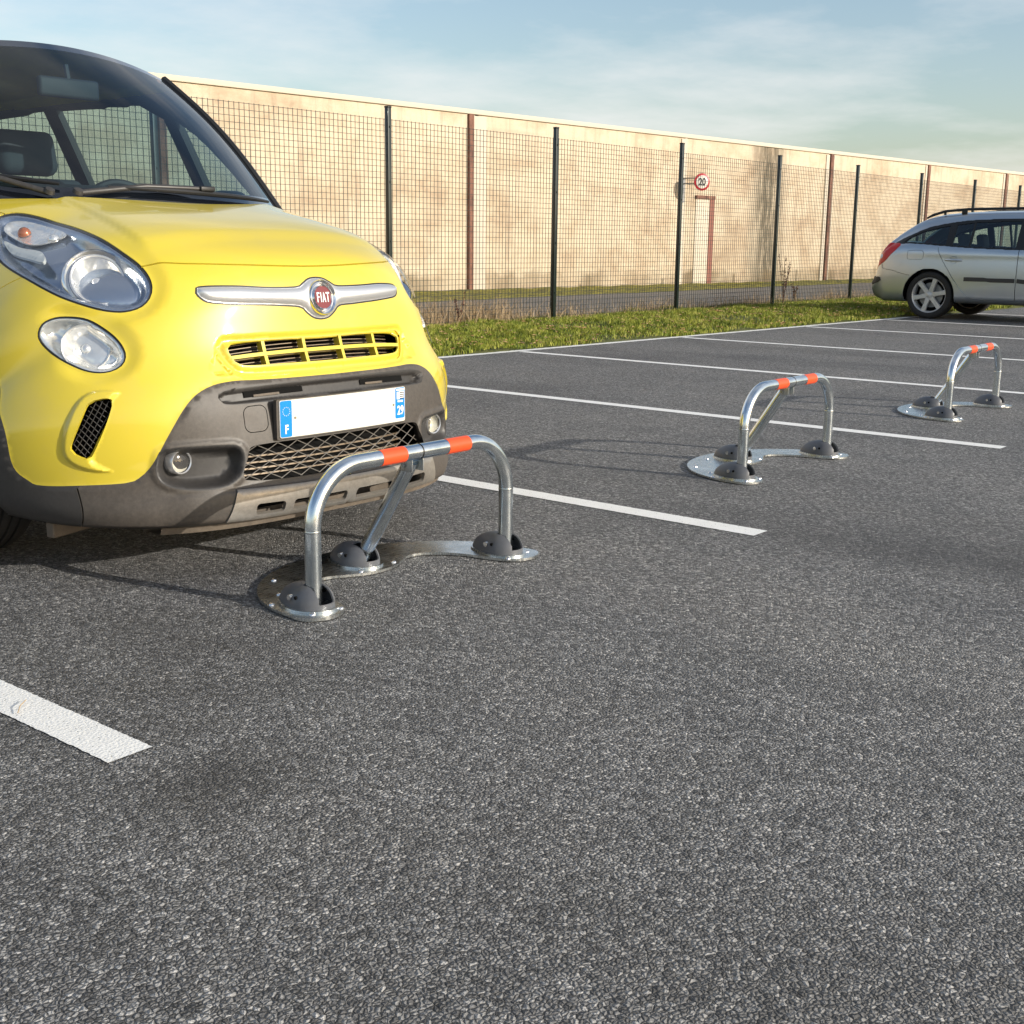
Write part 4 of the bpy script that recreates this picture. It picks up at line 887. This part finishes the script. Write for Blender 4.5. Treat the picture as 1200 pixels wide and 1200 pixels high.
# ------------------------------------------------------------------ body loft for flanks, roof and tail
class Loft:
    """stations: (y, [(x, z) * k]) -> half section; parameter (y, t), t in metres-like 0..TS"""
    TS = 2.2
    def __init__(s, st, ny=260, nt_=260):
        ys = np.array([a[0] for a in st]); A = np.array([a[1] for a in st], float); s.y0, s.y1 = ys[0], ys[-1]; yy = np.linspace(ys[0], ys[-1], ny)
        B = np.zeros((ny,)+A.shape[1:])
        for i in range(A.shape[1]):
            for j in (0, 1):
                # monotone-ish cubic in y
                B[:, i, j] = s.cubic(ys, A[:, i, j], yy)
        T = np.zeros((ny, nt_, 2))
        for k in range(ny):
            P = smoothpoly(B[k], False, .02); Ln = np.r_[0, np.cumsum(np.hypot(*np.diff(P, axis=0).T))]; f = np.linspace(0, Ln[-1], nt_)
            # knots keep the same share of t in every section, so window lines stay smooth
            T[k, :, 0] = np.interp(f, Ln, P[:, 0]); T[k, :, 1] = np.interp(f, Ln, P[:, 1])
        s.T = T; s.yy = yy; s.nt = nt_
    @staticmethod
    def cubic(x, y, q):
        h = np.diff(x); d = np.diff(y)/h; m = np.zeros(len(x)); m[0], m[-1] = d[0], d[-1]
        for i in range(1, len(x)-1): m[i] = 0 if d[i-1]*d[i] <= 0 else (h[i-1]+h[i])/((h[i]*2+h[i-1])/(3)/d[i-1]+(h[i-1]*2+h[i])/3/d[i])
        i = np.clip(np.searchsorted(x, q)-1, 0, len(x)-2); t = (q-x[i])/h[i]
        return y[i]*(2*t**3-3*t**2+1)+m[i]*h[i]*(t**3-2*t**2+t)+y[i+1]*(-2*t**3+3*t**2)+m[i+1]*h[i]*(t**3-t**2)
    def __call__(s, q):
        a = np.clip((q[..., 0]-s.y0)/(s.y1-s.y0)*(len(s.yy)-1), 0, len(s.yy)-1.001); b = np.clip(q[..., 1]/s.TS*(s.nt-1), 0, s.nt-1.001)
        i = a.astype(int); j = b.astype(int); fa = (a-i)[..., None]; fb = (b-j)[..., None]
        r = (s.T[i, j]*(1-fb)+s.T[i, j+1]*fb)*(1-fa)+(s.T[i+1, j]*(1-fb)+s.T[i+1, j+1]*fb)*fa
        return np.concatenate([r[..., :1], q[..., :1], r[..., 1:]], -1)
    def t_of(s, y, z):
        i = int(np.clip(round((y-s.y0)/(s.y1-s.y0)*(len(s.yy)-1)), 0, len(s.yy)-1)); col = s.T[i, :, 1]; k = int(np.argmin(np.abs(col-z))); return k*s.TS/(s.nt-1)
    def poly(s, P, closed=True, sp=.02, sm=True):
        P = (smoothpoly if sm else dense)(P, closed, sp); return np.array([(y, s.t_of(y, z)) for y, z in P])
    def fun(s, off=0., extra=None):
        def base(q): return s(q)
        def g(q):
            e = 4e-3; a = s(np.clip(q+[e, 0], [s.y0, 0], [s.y1, s.TS]))-s(np.clip(q-[e, 0], [s.y0, 0], [s.y1, s.TS])); b = s(np.clip(q+[0, e], [s.y0, 0], [s.y1, s.TS]))-s(np.clip(q-[0, e], [s.y0, 0], [s.y1, s.TS]))
            n = np.cross(a, b); n /= np.maximum(np.linalg.norm(n, axis=1), 1e-12)[:, None]
            d = off if extra is None else (off+extra(q))[:, None]
            return s(q)+n*d, n
        return g
def both(name, V, Fs, fn, m, par, rim=.012, off_side=True):
    a = region(name, V, Fs, fn, m, par, rim)
    b = region(name, V, Fs, fn, m, par, rim, mirror=True); return a, b
# yellow car cabin
def sec1(w_, zb, xr, zr, zt, xb=None): return [(.80, .24), (w_, .34), (w_+.012, .62), (w_, .86), (xb or w_-.03, zb), (xr+.03, zr-.07), (xr-.02, zr), (xr-.22, zt-.02), (0, zt)]
L1 = Loft([(1.0, sec1(.855, 1.07, .53, 1.50, 1.58, .635)), (1.2, sec1(.855, 1.07, .535, 1.52, 1.60, .725)), (1.4, sec1(.858, 1.065, .54, 1.55, 1.63, .785)), (1.7, sec1(.86, 1.05, .56, 1.58, 1.655, .825)), (2.4, sec1(.87, 1.04, .59, 1.60, 1.68)), (3.3, sec1(.865, 1.05, .58, 1.58, 1.665)), (3.9, sec1(.84, 1.06, .54, 1.53, 1.61)), (4.05, sec1(.80, 1.05, .50, 1.30, 1.38)), (4.17, [(.66, .30), (.70, .36), (.72, .62), (.70, .86), (.68, .98), (.60, 1.06), (.5, 1.10), (.3, 1.11), (0, 1.115)])])
FRONTCUT = np.array([(1.55, L1.TS), (1.58, L1.t_of(1.62, 1.625)), (1.64, L1.t_of(1.64, 1.575)), (1.36, L1.t_of(1.36, 1.35)), (1.07, L1.t_of(1.07, 1.085)), (1.10, L1.t_of(1.10, 1.06)), (1.26, L1.t_of(1.26, 1.04)), (1.26, 0)])
fc = dense(FRONTCUT, False, .02)
WIN = [L1.poly([(1.24, 1.115), (1.62, 1.105), (1.62, 1.45), (1.50, 1.38)], sm=False), L1.poly([(1.70, 1.10), (2.50, 1.09), (2.50, 1.53), (1.83, 1.515), (1.70, 1.46)], sm=False), L1.poly([(2.60, 1.08), (3.36, 1.09), (3.30, 1.51), (2.60, 1.53)], sm=False), L1.poly([(3.45, 1.10), (3.86, 1.12), (3.74, 1.44), (3.42, 1.49)], sm=False)]
DG = [dense([(y, 0.12), (y, L1.t_of(y, 1.05))], False, .02) for y in (1.68, 2.55, 3.42)]
rbs = [ribbon(d, .003) for d in DG]
def arcyz(Lf_, cy, cz, r, a0, a1, n=30): return np.array([(cy-r*math.cos(a), Lf_.t_of(cy-r*math.cos(a), max(cz+r*math.sin(a), .25))) for a in np.linspace(a0, a1, n)])
AR = arcyz(L1, 3.54, .33, .385, 0, PI)
V3, F3, c3_ = cdt(1.0, 4.17, 0, L1.TS, [(fc, False)]+[(w_, True) for w_ in WIN]+[(r_, True) for r_ in rbs]+[(AR, True)]+[(np.array([(y, L1.t_of(y, z)) for y in np.linspace(1.05, 3.95, 120)]), False) for z in (1.05, 1.545)]+[(np.array([(3.95, t) for t in np.linspace(L1.t_of(3.95, 1.05), L1.t_of(3.95, 1.5), 20)]), False)], .035)
rg3 = np.full(len(c3_), 'body', dtype=object); tb3 = np.array([L1.t_of(y, 1.05) for y in c3_[:, 0]]); tr3 = np.array([L1.t_of(y, 1.545) for y in c3_[:, 0]])
rg3[(c3_[:, 1] > tb3) & (c3_[:, 1] < tr3) & (c3_[:, 0] < 3.95)] = 'pillar'
for i, w_ in enumerate(WIN): rg3[inpoly(c3_, w_)] = 'win%d' % i
rg3[(rg3 == 'body') & (c3_[:, 1] <= tb3) & (c3_[:, 0] > 1.68) & (c3_[:, 0] < 2.55)] = 'door1'; rg3[(rg3 == 'body') & (c3_[:, 1] <= tb3) & (c3_[:, 0] > 2.55) & (c3_[:, 0] < 3.42)] = 'door2'
for r_ in rbs: rg3[inpoly(c3_, r_)] = 'gap'
rg3[inpoly(c3_, AR)] = 'none'
rg3[inpoly(c3_, np.concatenate([fc, [(.9, 0), (.9, L1.TS)]]))] = 'none'
f1 = L1.fun(); both('body_side', V3, F3[rg3 == 'body'], f1, 'yellow', car, 0); both('window_pillar', V3, F3[rg3 == 'pillar'], L1.fun(.001), 'seal', car, .03)
both('front_door', V3, F3[rg3 == 'door1'], f1, 'yellow', car, .03); both('rear_door', V3, F3[rg3 == 'door2'], f1, 'yellow', car, .03)
for i in range(4): both('side_window', V3, F3[rg3 == 'win%d' % i], L1.fun(-.008), 'glass', car, 0)
# windscreen
def wsP(a, b):
    xb, xt = a*.655, a*.555; Yb, Yt = .735+.78*xb*xb, 1.53+.30*xt*xt; zb = 1.075; zt = 1.650-.22*xt*xt
    k = math.sin(PI*b)*.035; return Vector((xb+(xt-xb)*b, Yb+(Yt-Yb)*b-k*.6, zb+(zt-zb)*b+k*.8))
def ws_grid(a0, a1, b0, b1, na, nb, off=0): 
    b = MB(); V = [wsP(a0+(a1-a0)*i/na, b0+(b1-b0)*j/nb)+Vector((0, -.66, .75))*off for j in range(nb+1) for i in range(na+1)]
    return b.add(V, [(j*(na+1)+i, j*(na+1)+i+1, (j+1)*(na+1)+i+1, (j+1)*(na+1)+i) for j in range(nb) for i in range(na)])
ws = ws_grid(-.93, .93, .075, .95, 40, 24).build('windscreen', 'glass', car)
fr = MB()
for a in ((-1, -.93, 0, 1, 3, 24), (.93, 1, 0, 1, 3, 24), (-.93, .93, 0, .075, 40, 3), (-.93, .93, .95, 1, 40, 2)): 
    g_ = ws_grid(*a); fr.add(g_.v, g_.f)
fr.build('glass_border', 'frit', ws)
wp = MB()
for s_ in (-1, 1): wp.tube([wsP(s_*1.0, b_)+Vector((s_*.008, .01, 0)) for b_ in np.linspace(-.02, 1.02, 20)], .016, 8)
for s_ in (-1, 1): MB().tube([wsP(s_*1.0, b_)+Vector((s_*.010, .012, 0)) for b_ in np.linspace(-.03, 1.02, 20)], .017, 8).build('windscreen_pillar', 'seal', car)
# wipers
def wiper(pv, el, tip0, tip1, sg_):
    t = empty('wiper', (0, 0, 0)); t.parent = car
    off = Vector((0, -.022, .022)); A_ = wsP(*pv)+Vector((0, -.012, .018)); E_ = wsP(*el)+off
    MB().tube([A_, A_.lerp(E_, .5)+Vector((0, -.012, .014)), E_], [.010, .009, .007], 10).build('wiper_arm', 'clad_dark', t)
    MB().lathe([(.0001, .016), (.014, .013), (.017, 0)], A_+Vector((0, -.003, 0)), (0, -.5, .8), 16).build('pivot_cap', 'clad_dark', t)
    MB().box(E_, (.06, .022, .018), 0, .005).build('blade_joint', 'seal', t)
    P = [wsP(tip0[0]+(tip1[0]-tip0[0])*i/14, tip0[1]+(tip1[1]-tip0[1])*i/14)+Vector((0, -.012, .014)) for i in range(15)]
    MB().tube(P, [.005+.004*math.sin(PI*i/14) for i in range(15)], 8).build('wiper_blade', 'seal', t)
wiper((-.55, .020), (.12, .055), (-.40, .060), (.72, .025), 1)
wiper((-.66, .020), (-.99, .10), (-.99, .13), (-.60, .07), -1)
for a_ in (.08, -.55):
    c = wsP(a_, -.02)+Vector((0, -.03, .006)); MB().box(c, (.03, .025, .012), 0, .004).build('washer_jet', 'seal', car)
# cabin interior
d = MB(); d.box((0, 1.28, 1.0), (1.24, .50, .10), 0, .03); d.box((0, 1.50, .86), (1.28, .10, .35), 0, .03); d.tube([(x, 1.33+.04*math.cos((x-.36)*9), 1.045+.045*max(0, math.cos((x-.36)*4.2))) for x in np.linspace(.02, .62, 20)], .035, 10); d.build('dashboard', 'dash', car)
sw = MB(); rt = Matrix.Translation((.36, 1.62, 1.02)) @ Matrix.Rotation(R_(62), 4, 'X')
sw.tube([rt @ Vector((.185*math.cos(a), .185*math.sin(a), 0)) for a in np.linspace(0, 2*PI, 40, endpoint=False)], .015, 8, closed=True)
for a in (0, PI, -PI/2): sw.tube([rt @ Vector((.02*math.cos(a), .02*math.sin(a), 0)), rt @ Vector((.18*math.cos(a), .18*math.sin(a), 0))], .012, 6)
sw.build('steering_wheel', 'dash', car)
def seat(par, x, y, nm='seat', z=.0):
    t = empty(nm, (x, y, z)); t.parent = par
    MB().box((0, 0, .52), (.5, .52, .16), 0, .05).build('cushion', 'seat', t); T = Matrix.Translation((0, .30, .85)) @ Matrix.Rotation(R_(-16), 4, 'X')
    MB().box(None, (.48, .14, .62), 0, .05, 0, T).build('backrest', 'seat', t); T = Matrix.Translation((0, .40, 1.26)) @ Matrix.Rotation(R_(-12), 4, 'X')
    MB().box(None, (.27, .10, .19), 0, .04, 0, T).build('headrest', 'seat', t); return t
for x in (-.37, .37): seat(car, x, 2.0, z=.06); seat(car, x, 2.95, z=.06)
MB().tube([wsP(0, .86)+Vector((0, .03, -.01)), wsP(0, .80)+Vector((0, .07, -.03))], .010, 6).build('mirror_stalk', 'dash', car)
MB().box(wsP(0, .78)+Vector((0, .09, -.05)), (.24, .03, .07), 0, .012).build('inside_mirror', 'dash', car)
for s_ in (-1, 1):
    t = empty('door_mirror', (s_*.97, 1.78, 1.10)); t.parent = car
    MB().box((0, 0, 0), (.17, .12, .15), 0, .045).build('mirror_housing', 'seal', t); MB().tube([(-s_*.12, .02, -.05), (-s_*.02, .01, -.04)], .02, 8).build('mirror_arm', 'seal', t)
# tail panel closing the back
tl = MB(); P = [tuple(p) for p in L1.fun(0)(np.array([[4.17, t] for t in np.linspace(0, L1.TS, 24)]))[0]]; Pm = [(-x, y, z) for x, y, z in P[::-1]]; c_ = (0, 4.19, .7)
tl.add(P+Pm+[c_], [(i, (i+1) % 48, 48) for i in range(48)]); tl.build('tailgate', 'yellow', car, False)

# ------------------------------------------------------------------ silver estate car (y forward from its tail)
est = empty('silver_estate_car', (16.385, 5.375, 0), PI, 'silver estate car with black roof rails parked with its tail over the grass', 'car')
def sec2(w_, zb, xr, zr, zt, z0=.22): return [(.76, z0), (w_-.02, z0+.06), (w_+.008, .52), (w_, .78), (w_-.025, zb), (xr+.045, zr-.07), (xr, zr), (xr-.20, zt-.012), (0, zt)]
L2 = Loft([(0.0, [(.60, .27), (.68, .31), (.735, .37), (.745, .43), (.735, .47), (.66, .50), (.54, .515), (.3, .52), (0, .525)]),
 (.05, [(.62, .25), (.72, .31), (.775, .42), (.775, .50), (.76, .56), (.70, .61), (.6, .64), (.3, .65), (0, .65)]),
 (.11, [(.66, .235), (.77, .30), (.825, .48), (.825, .62), (.81, .74), (.77, .82), (.70, .87), (.35, .89), (0, .89)]),
 (.20, sec2(.855, .90, .74, .985, 1.01)), (.31, sec2(.870, .93, .71, 1.085, 1.12)), (.44, sec2(.878, .945, .685, 1.18, 1.22)), (.58, sec2(.883, .955, .665, 1.265, 1.305)),
 (.72, sec2(.885, .955, .65, 1.32, 1.365)), (.95, sec2(.886, .955, .635, 1.36, 1.41)), (1.4, sec2(.888, .945, .63, 1.385, 1.435)), (2.1, sec2(.888, .935, .63, 1.395, 1.445)),
 (2.8, sec2(.888, .93, .62, 1.37, 1.42)), (3.15, sec2(.885, .925, .62, 1.27, 1.31)), (3.55, sec2(.88, .92, .66, 1.04, 1.08)), (3.8, sec2(.875, .86, .74, .94, .985)), (4.3, sec2(.84, .80, .70, .86, .91)),
 (4.6, [(.62, .25), (.72, .31), (.775, .42), (.775, .50), (.76, .60), (.70, .70), (.6, .745), (.3, .76), (0, .76)]), (4.7, [(.5, .28), (.58, .32), (.62, .38), (.62, .45), (.6, .52), (.56, .58), (.5, .61), (.3, .62), (0, .62)])])
DLO = L2.poly([(.30, .992), (.38, 1.045), (.48, 1.095), (.71, 1.20), (.88, 1.245), (1.05, 1.275), (1.35, 1.31), (1.96, 1.325), (2.6, 1.31), (2.95, 1.26), (3.25, 1.13), (3.5, .985), (3.45, .955), (2.9, .925), (2.0, .928), (1.46, .940), (1.08, .962), (.59, .995), (.42, .990)], sp=.03)
Wn = [L2.poly([(.44, 1.012), (.52, 1.085), (.70, 1.160), (.92, 1.215), (1.03, 1.235), (1.03, .985), (.60, 1.012)], sm=False), L2.poly([(1.12, .978), (1.12, 1.245), (1.34, 1.275), (1.34, .965)], sm=False), L2.poly([(1.365, .962), (1.365, 1.278), (1.95, 1.295), (1.95, .948)], sm=False), L2.poly([(2.05, .948), (2.05, 1.295), (2.6, 1.28), (2.9, 1.235), (3.16, 1.12), (3.3, .965)], sm=False)]
TL = L2.poly([(.185, 1.0), (.28, 1.0), (.40, .985), (.35, .91), (.28, .84), (.20, .755), (.12, .70), (.065, .64), (.07, .70), (.10, .80), (.12, .88), (.15, .96)], sp=.02)
RV = smoothpoly([(.12, L2.t_of(.12, .80)), (.15, L2.t_of(.15, .845)), (.12, L2.t_of(.12, .86))], True, .01)
RUB = L2.poly([(.0, .43), (.05, .45), (.13, .475), (.165, .50), (.15, .535), (.06, .545), (.0, .51)], sp=.02)
bs = ribbon(L2.poly([(.16, .74), (.175, .67), (.22, .648), (.32, .635), (.46, .60), (.58, .575)], False, .02), .003)
dr = L2.poly([(.935, .955), (.96, .88), (1.02, .775), (1.10, .66), (1.19, .53), (1.32, .37), (1.42, .295), (1.55, .275), (2.0, .272)], False, .02)
dfl = dense([(2.0, L2.t_of(2.0, .272)), (2.0, L2.t_of(2.0, .935))], False, .02); dff = dense([(2.0, L2.t_of(2.0, .272)), (3.1, L2.t_of(3.1, .28)), (3.15, L2.t_of(3.15, .92))], False, .02)
rb4 = [ribbon(dr, .0035), ribbon(dfl, .004), ribbon(dff, .0035), bs]
FLP = dense([(y, L2.t_of(y, z)) for y, z in rrect(.525, .785, .75, .905, .035, 5)], True, .012); FL0, FL1 = offpoly(FLP, .0025), offpoly(FLP, -.0025)
A1 = arcyz(L2, .86, .315, .355, -.18, PI+.18, 40); A2 = arcyz(L2, 3.6, .315, .355, -.18, PI+.18, 40)
A1p = np.concatenate([A1, [(A1[-1][0], -.01), (A1[0][0], -.01)]]); A2p = np.concatenate([A2, [(A2[-1][0], -.01), (A2[0][0], -.01)]])
RW = dense([(.22, L2.TS-.56), (.62, L2.TS-.52), (.62, L2.TS), (.22, L2.TS)], True, .03); FW = dense([(2.98, L2.TS-.56), (3.62, L2.TS-.62), (3.62, L2.TS), (2.98, L2.TS)], True, .03)
pol = [(DLO, True), (TL, True), (RUB, True), (FL0, True), (FL1, True), (A1, False), (A2, False), (RW, True), (FW, True)]+[(w_, True) for w_ in Wn]+[(r_, True) for r_ in rb4]
V4, F4, c4_ = cdt(0, 4.7, 0, L2.TS, pol, .032)
r4 = np.full(len(c4_), 'body', dtype=object)
dpo = np.concatenate([dr, [(2.0, L2.t_of(2, .95)), (1.5, L2.t_of(1.5, .96)), (.935, L2.t_of(.935, .99))]]); fdo = np.concatenate([dff, [(3.1, L2.t_of(3.1, .95)), (2.0, L2.t_of(2, .95))]])
r4[inpoly(c4_, dpo)] = 'door'; r4[inpoly(c4_, fdo)] = 'fdoor'
r4[(c4_[:, 0] < .58) & (c4_[:, 1] < np.interp(c4_[:, 0], *L2.poly([(.0, .80), (.16, .74), (.175, .67), (.22, .648), (.32, .635), (.46, .60), (.58, .575)], False, .02).T))] = 'bumper'
for P, n_ in ((DLO, 'dlo'), (TL, 'tail'), (RUB, 'rub'), (RW, 'rw'), (FW, 'rw')): r4[inpoly(c4_, P)] = n_
for i, w_ in enumerate(Wn): r4[inpoly(c4_, w_)] = 'w%d' % i
for r_ in rb4: r4[inpoly(c4_, r_)] = 'gap'
r4[inpoly(c4_, FL0) & ~inpoly(c4_, FL1)] = 'gap'; r4[inpoly(c4_, FL1)] = 'flap'
r4[inpoly(c4_, A1p) | inpoly(c4_, A2p)] = 'none'
def rel2(q):
    """wheel arch lips and a soft sill crease"""
    r = np.zeros(len(q))
    for A in (A1, A2): r += .014*(1-sst(dpoly(q, A, False)/.06))
    return r
f2 = L2.fun(0, rel2)
for nm, k, mm, ff, rm in (('body_shell', 'body', 'silver', f2, .02), ('rear_door', 'door', 'silver', f2, .02), ('front_door', 'fdoor', 'silver', f2, .02), ('rear_bumper', 'bumper', 'silver', L2.fun(.004, rel2), .02), ('window_frame', 'dlo', 'seal', L2.fun(.001), .03),
 ('tail_light', 'tail', 'tail', L2.fun(.006), .02), ('bumper_strip', 'rub', 'clad_dark', L2.fun(.012), .02), ('glazed_screen', 'rw', 'darkglass', L2.fun(-.004), 0), ('fuel_flap', 'flap', 'silver', f2, .01)): both(nm, V4, F4[r4 == k], ff, mm, est, rm)
for i in range(4): both('side_window', V4, F4[r4 == 'w%d' % i], L2.fun(-.006), 'glass', est, 0)
for sx in (1, -1):
    P = L2.fun(.008)(np.array([(y, L2.t_of(y, z)) for y, z in ((.13, .80), (.15, .80))]))[0]
    MB().lathe([(.0001, .006), (.022, .004), (.030, 0)], ((P[0][0]+.012)*sx, P[0][1]+.015, .82), (sx*.85, -.45, .2), 20).build('reversing_lamp', 'white', est)
    def strip(name, pts, h, th, m, off=.0):
        b = MB(); V = []; k = len(pts)
        for y, z in pts:
            a, n = L2.fun(.0, rel2)(np.array([(y, L2.t_of(y, z+h/2)), (y, L2.t_of(y, z-h/2))])); 
            for pp, nn, o_ in ((a[0], n[0], -.004), (a[0], n[0], th), (a[1], n[1], th), (a[1], n[1], -.004)): q_ = pp+nn*o_; V.append((q_[0]*sx, q_[1], q_[2]))
        b.add(V, [(4*i+j, 4*i+(j+1) % 4, 4*i+4+(j+1) % 4, 4*i+4+j) for i in range(k-1) for j in range(4)]+[(0, 1, 2, 3), (4*k-1, 4*k-2, 4*k-3, 4*k-4)]); return b.build(name, m, est, True, 35)
    strip('door_strip', [(y, .545-.018*(y-1.32)) for y in np.linspace(1.33, 1.985, 14)], .052, .014, 'clad_dark')
    strip('door_strip', [(y, .533-.010*(y-2.0)) for y in np.linspace(2.015, 3.06, 14)], .052, .014, 'clad_dark')
    for ya in (1.055, 2.12):
        yb = ya+.225; P = L2.fun(.0)(np.array([(ya, L2.t_of(ya, .785)), ((ya+yb)/2, L2.t_of(1.2, .785)), (yb, L2.t_of(yb, .785))]))[0]
        h_ = MB().tube([(P[0][0]*sx, ya, .785), ((P[0][0]+.030)*sx, ya+.035, .786), ((P[1][0]+.036)*sx, (ya+yb)/2, .787), ((P[2][0]+.030)*sx, yb-.035, .786), (P[2][0]*sx, yb, .785)], [.012, .014, .015, .014, .012], 10).build('door_handle', 'silver', est)
        MB().lathe([(.0001, .0), (.045, .001), (.048, .006), (.053, .007), (.055, .0)], ((P[1][0]+.001)*sx, (ya+yb)/2, .787), (sx, 0, 0), 28).build('handle_bowl', 'silver', h_)
    rx = .60
    rl = MB().tube([(x_*sx, y, z) for x_, y, z in ((.625, .66, 1.335), (.62, .74, 1.375), (.61, .90, 1.425), (.60, 1.2, 1.450), (.60, 2.0, 1.460), (.60, 2.5, 1.445), (.605, 2.75, 1.42), (.61, 2.9, 1.37))], [.012, .018, .018, .018, .018, .018, .018, .012], 10).build('roof_rail', 'seal', est)
    for y, h in ((.90, .05), (1.16, .06), (2.1, .06), (2.7, .05)): MB().box((.60*sx, y, 1.415 if y > 1 else 1.40), (.03, .075 if y > 1 else .03, h), 0, .008).build('rail_foot', 'seal', rl)
    make_wheel(est, sx*.775, .86, .316, .205, .230, sx, 6, sw_=1.25); make_wheel(est, sx*.775, 3.60, .316, .205, .230, sx, 6, sw_=1.25)
    for yw in (.86, 3.6):
        b = MB(); A_ = [(yw+.375*math.cos(a), .315+.375*math.sin(a)) for a in np.linspace(-.2, PI+.2, 24)]; V = [(x_*sx, y, z) for y, z in A_ for x_ in (.87, .50)]
        b.add(V, [(2*i, 2*i+1, 2*i+3, 2*i+2) for i in range(23)]+[tuple(2*i+1 for i in range(24))]); b.build('wheel_well', 'black', est)
    MB().box((0, 0, 0), (.19, .11, .13), 0, .04, 0, Matrix.Translation((.97*sx, 3.1, 1.0))).build('door_mirror', 'silver', est)
for x in (-.36, .36):
    t = seat(est, x, 1.75, z=-.08); t.rotation_euler = (0, 0, PI); t.location = (x, 1.50, -.22)
    t = seat(est, x, 2.5, z=-.08); t.rotation_euler = (0, 0, PI); t.location = (x, 2.45, -.10)
MB().box((0, 2.3, .25), (1.5, 4.2, .06), 0, .01).build('underbody', 'black', est); MB().box((0, .75, .62), (1.3, .9, .08), 0, .02).build('boot_floor', 'dash', est)
MB().box((0, 3.35, .85), (1.4, .5, .2), 0, .05).build('dashboard', 'dash', est)
for (y0_, flip_) in ((0, 0), (4.7, 1)):
    P = [tuple(p) for p in L2.fun(0)(np.array([[y0_, t] for t in np.linspace(0, L2.TS, 24)]))[0]]; Pm = [(-x, y, z) for x, y, z in P[::-1]]; b = MB(); b.add(P+Pm+[(0, y0_+(.012 if flip_ else -.012), .42)], [(i, (i+1) % 48, 48) for i in range(48)]); b.build('bumper_face', 'silver', est)
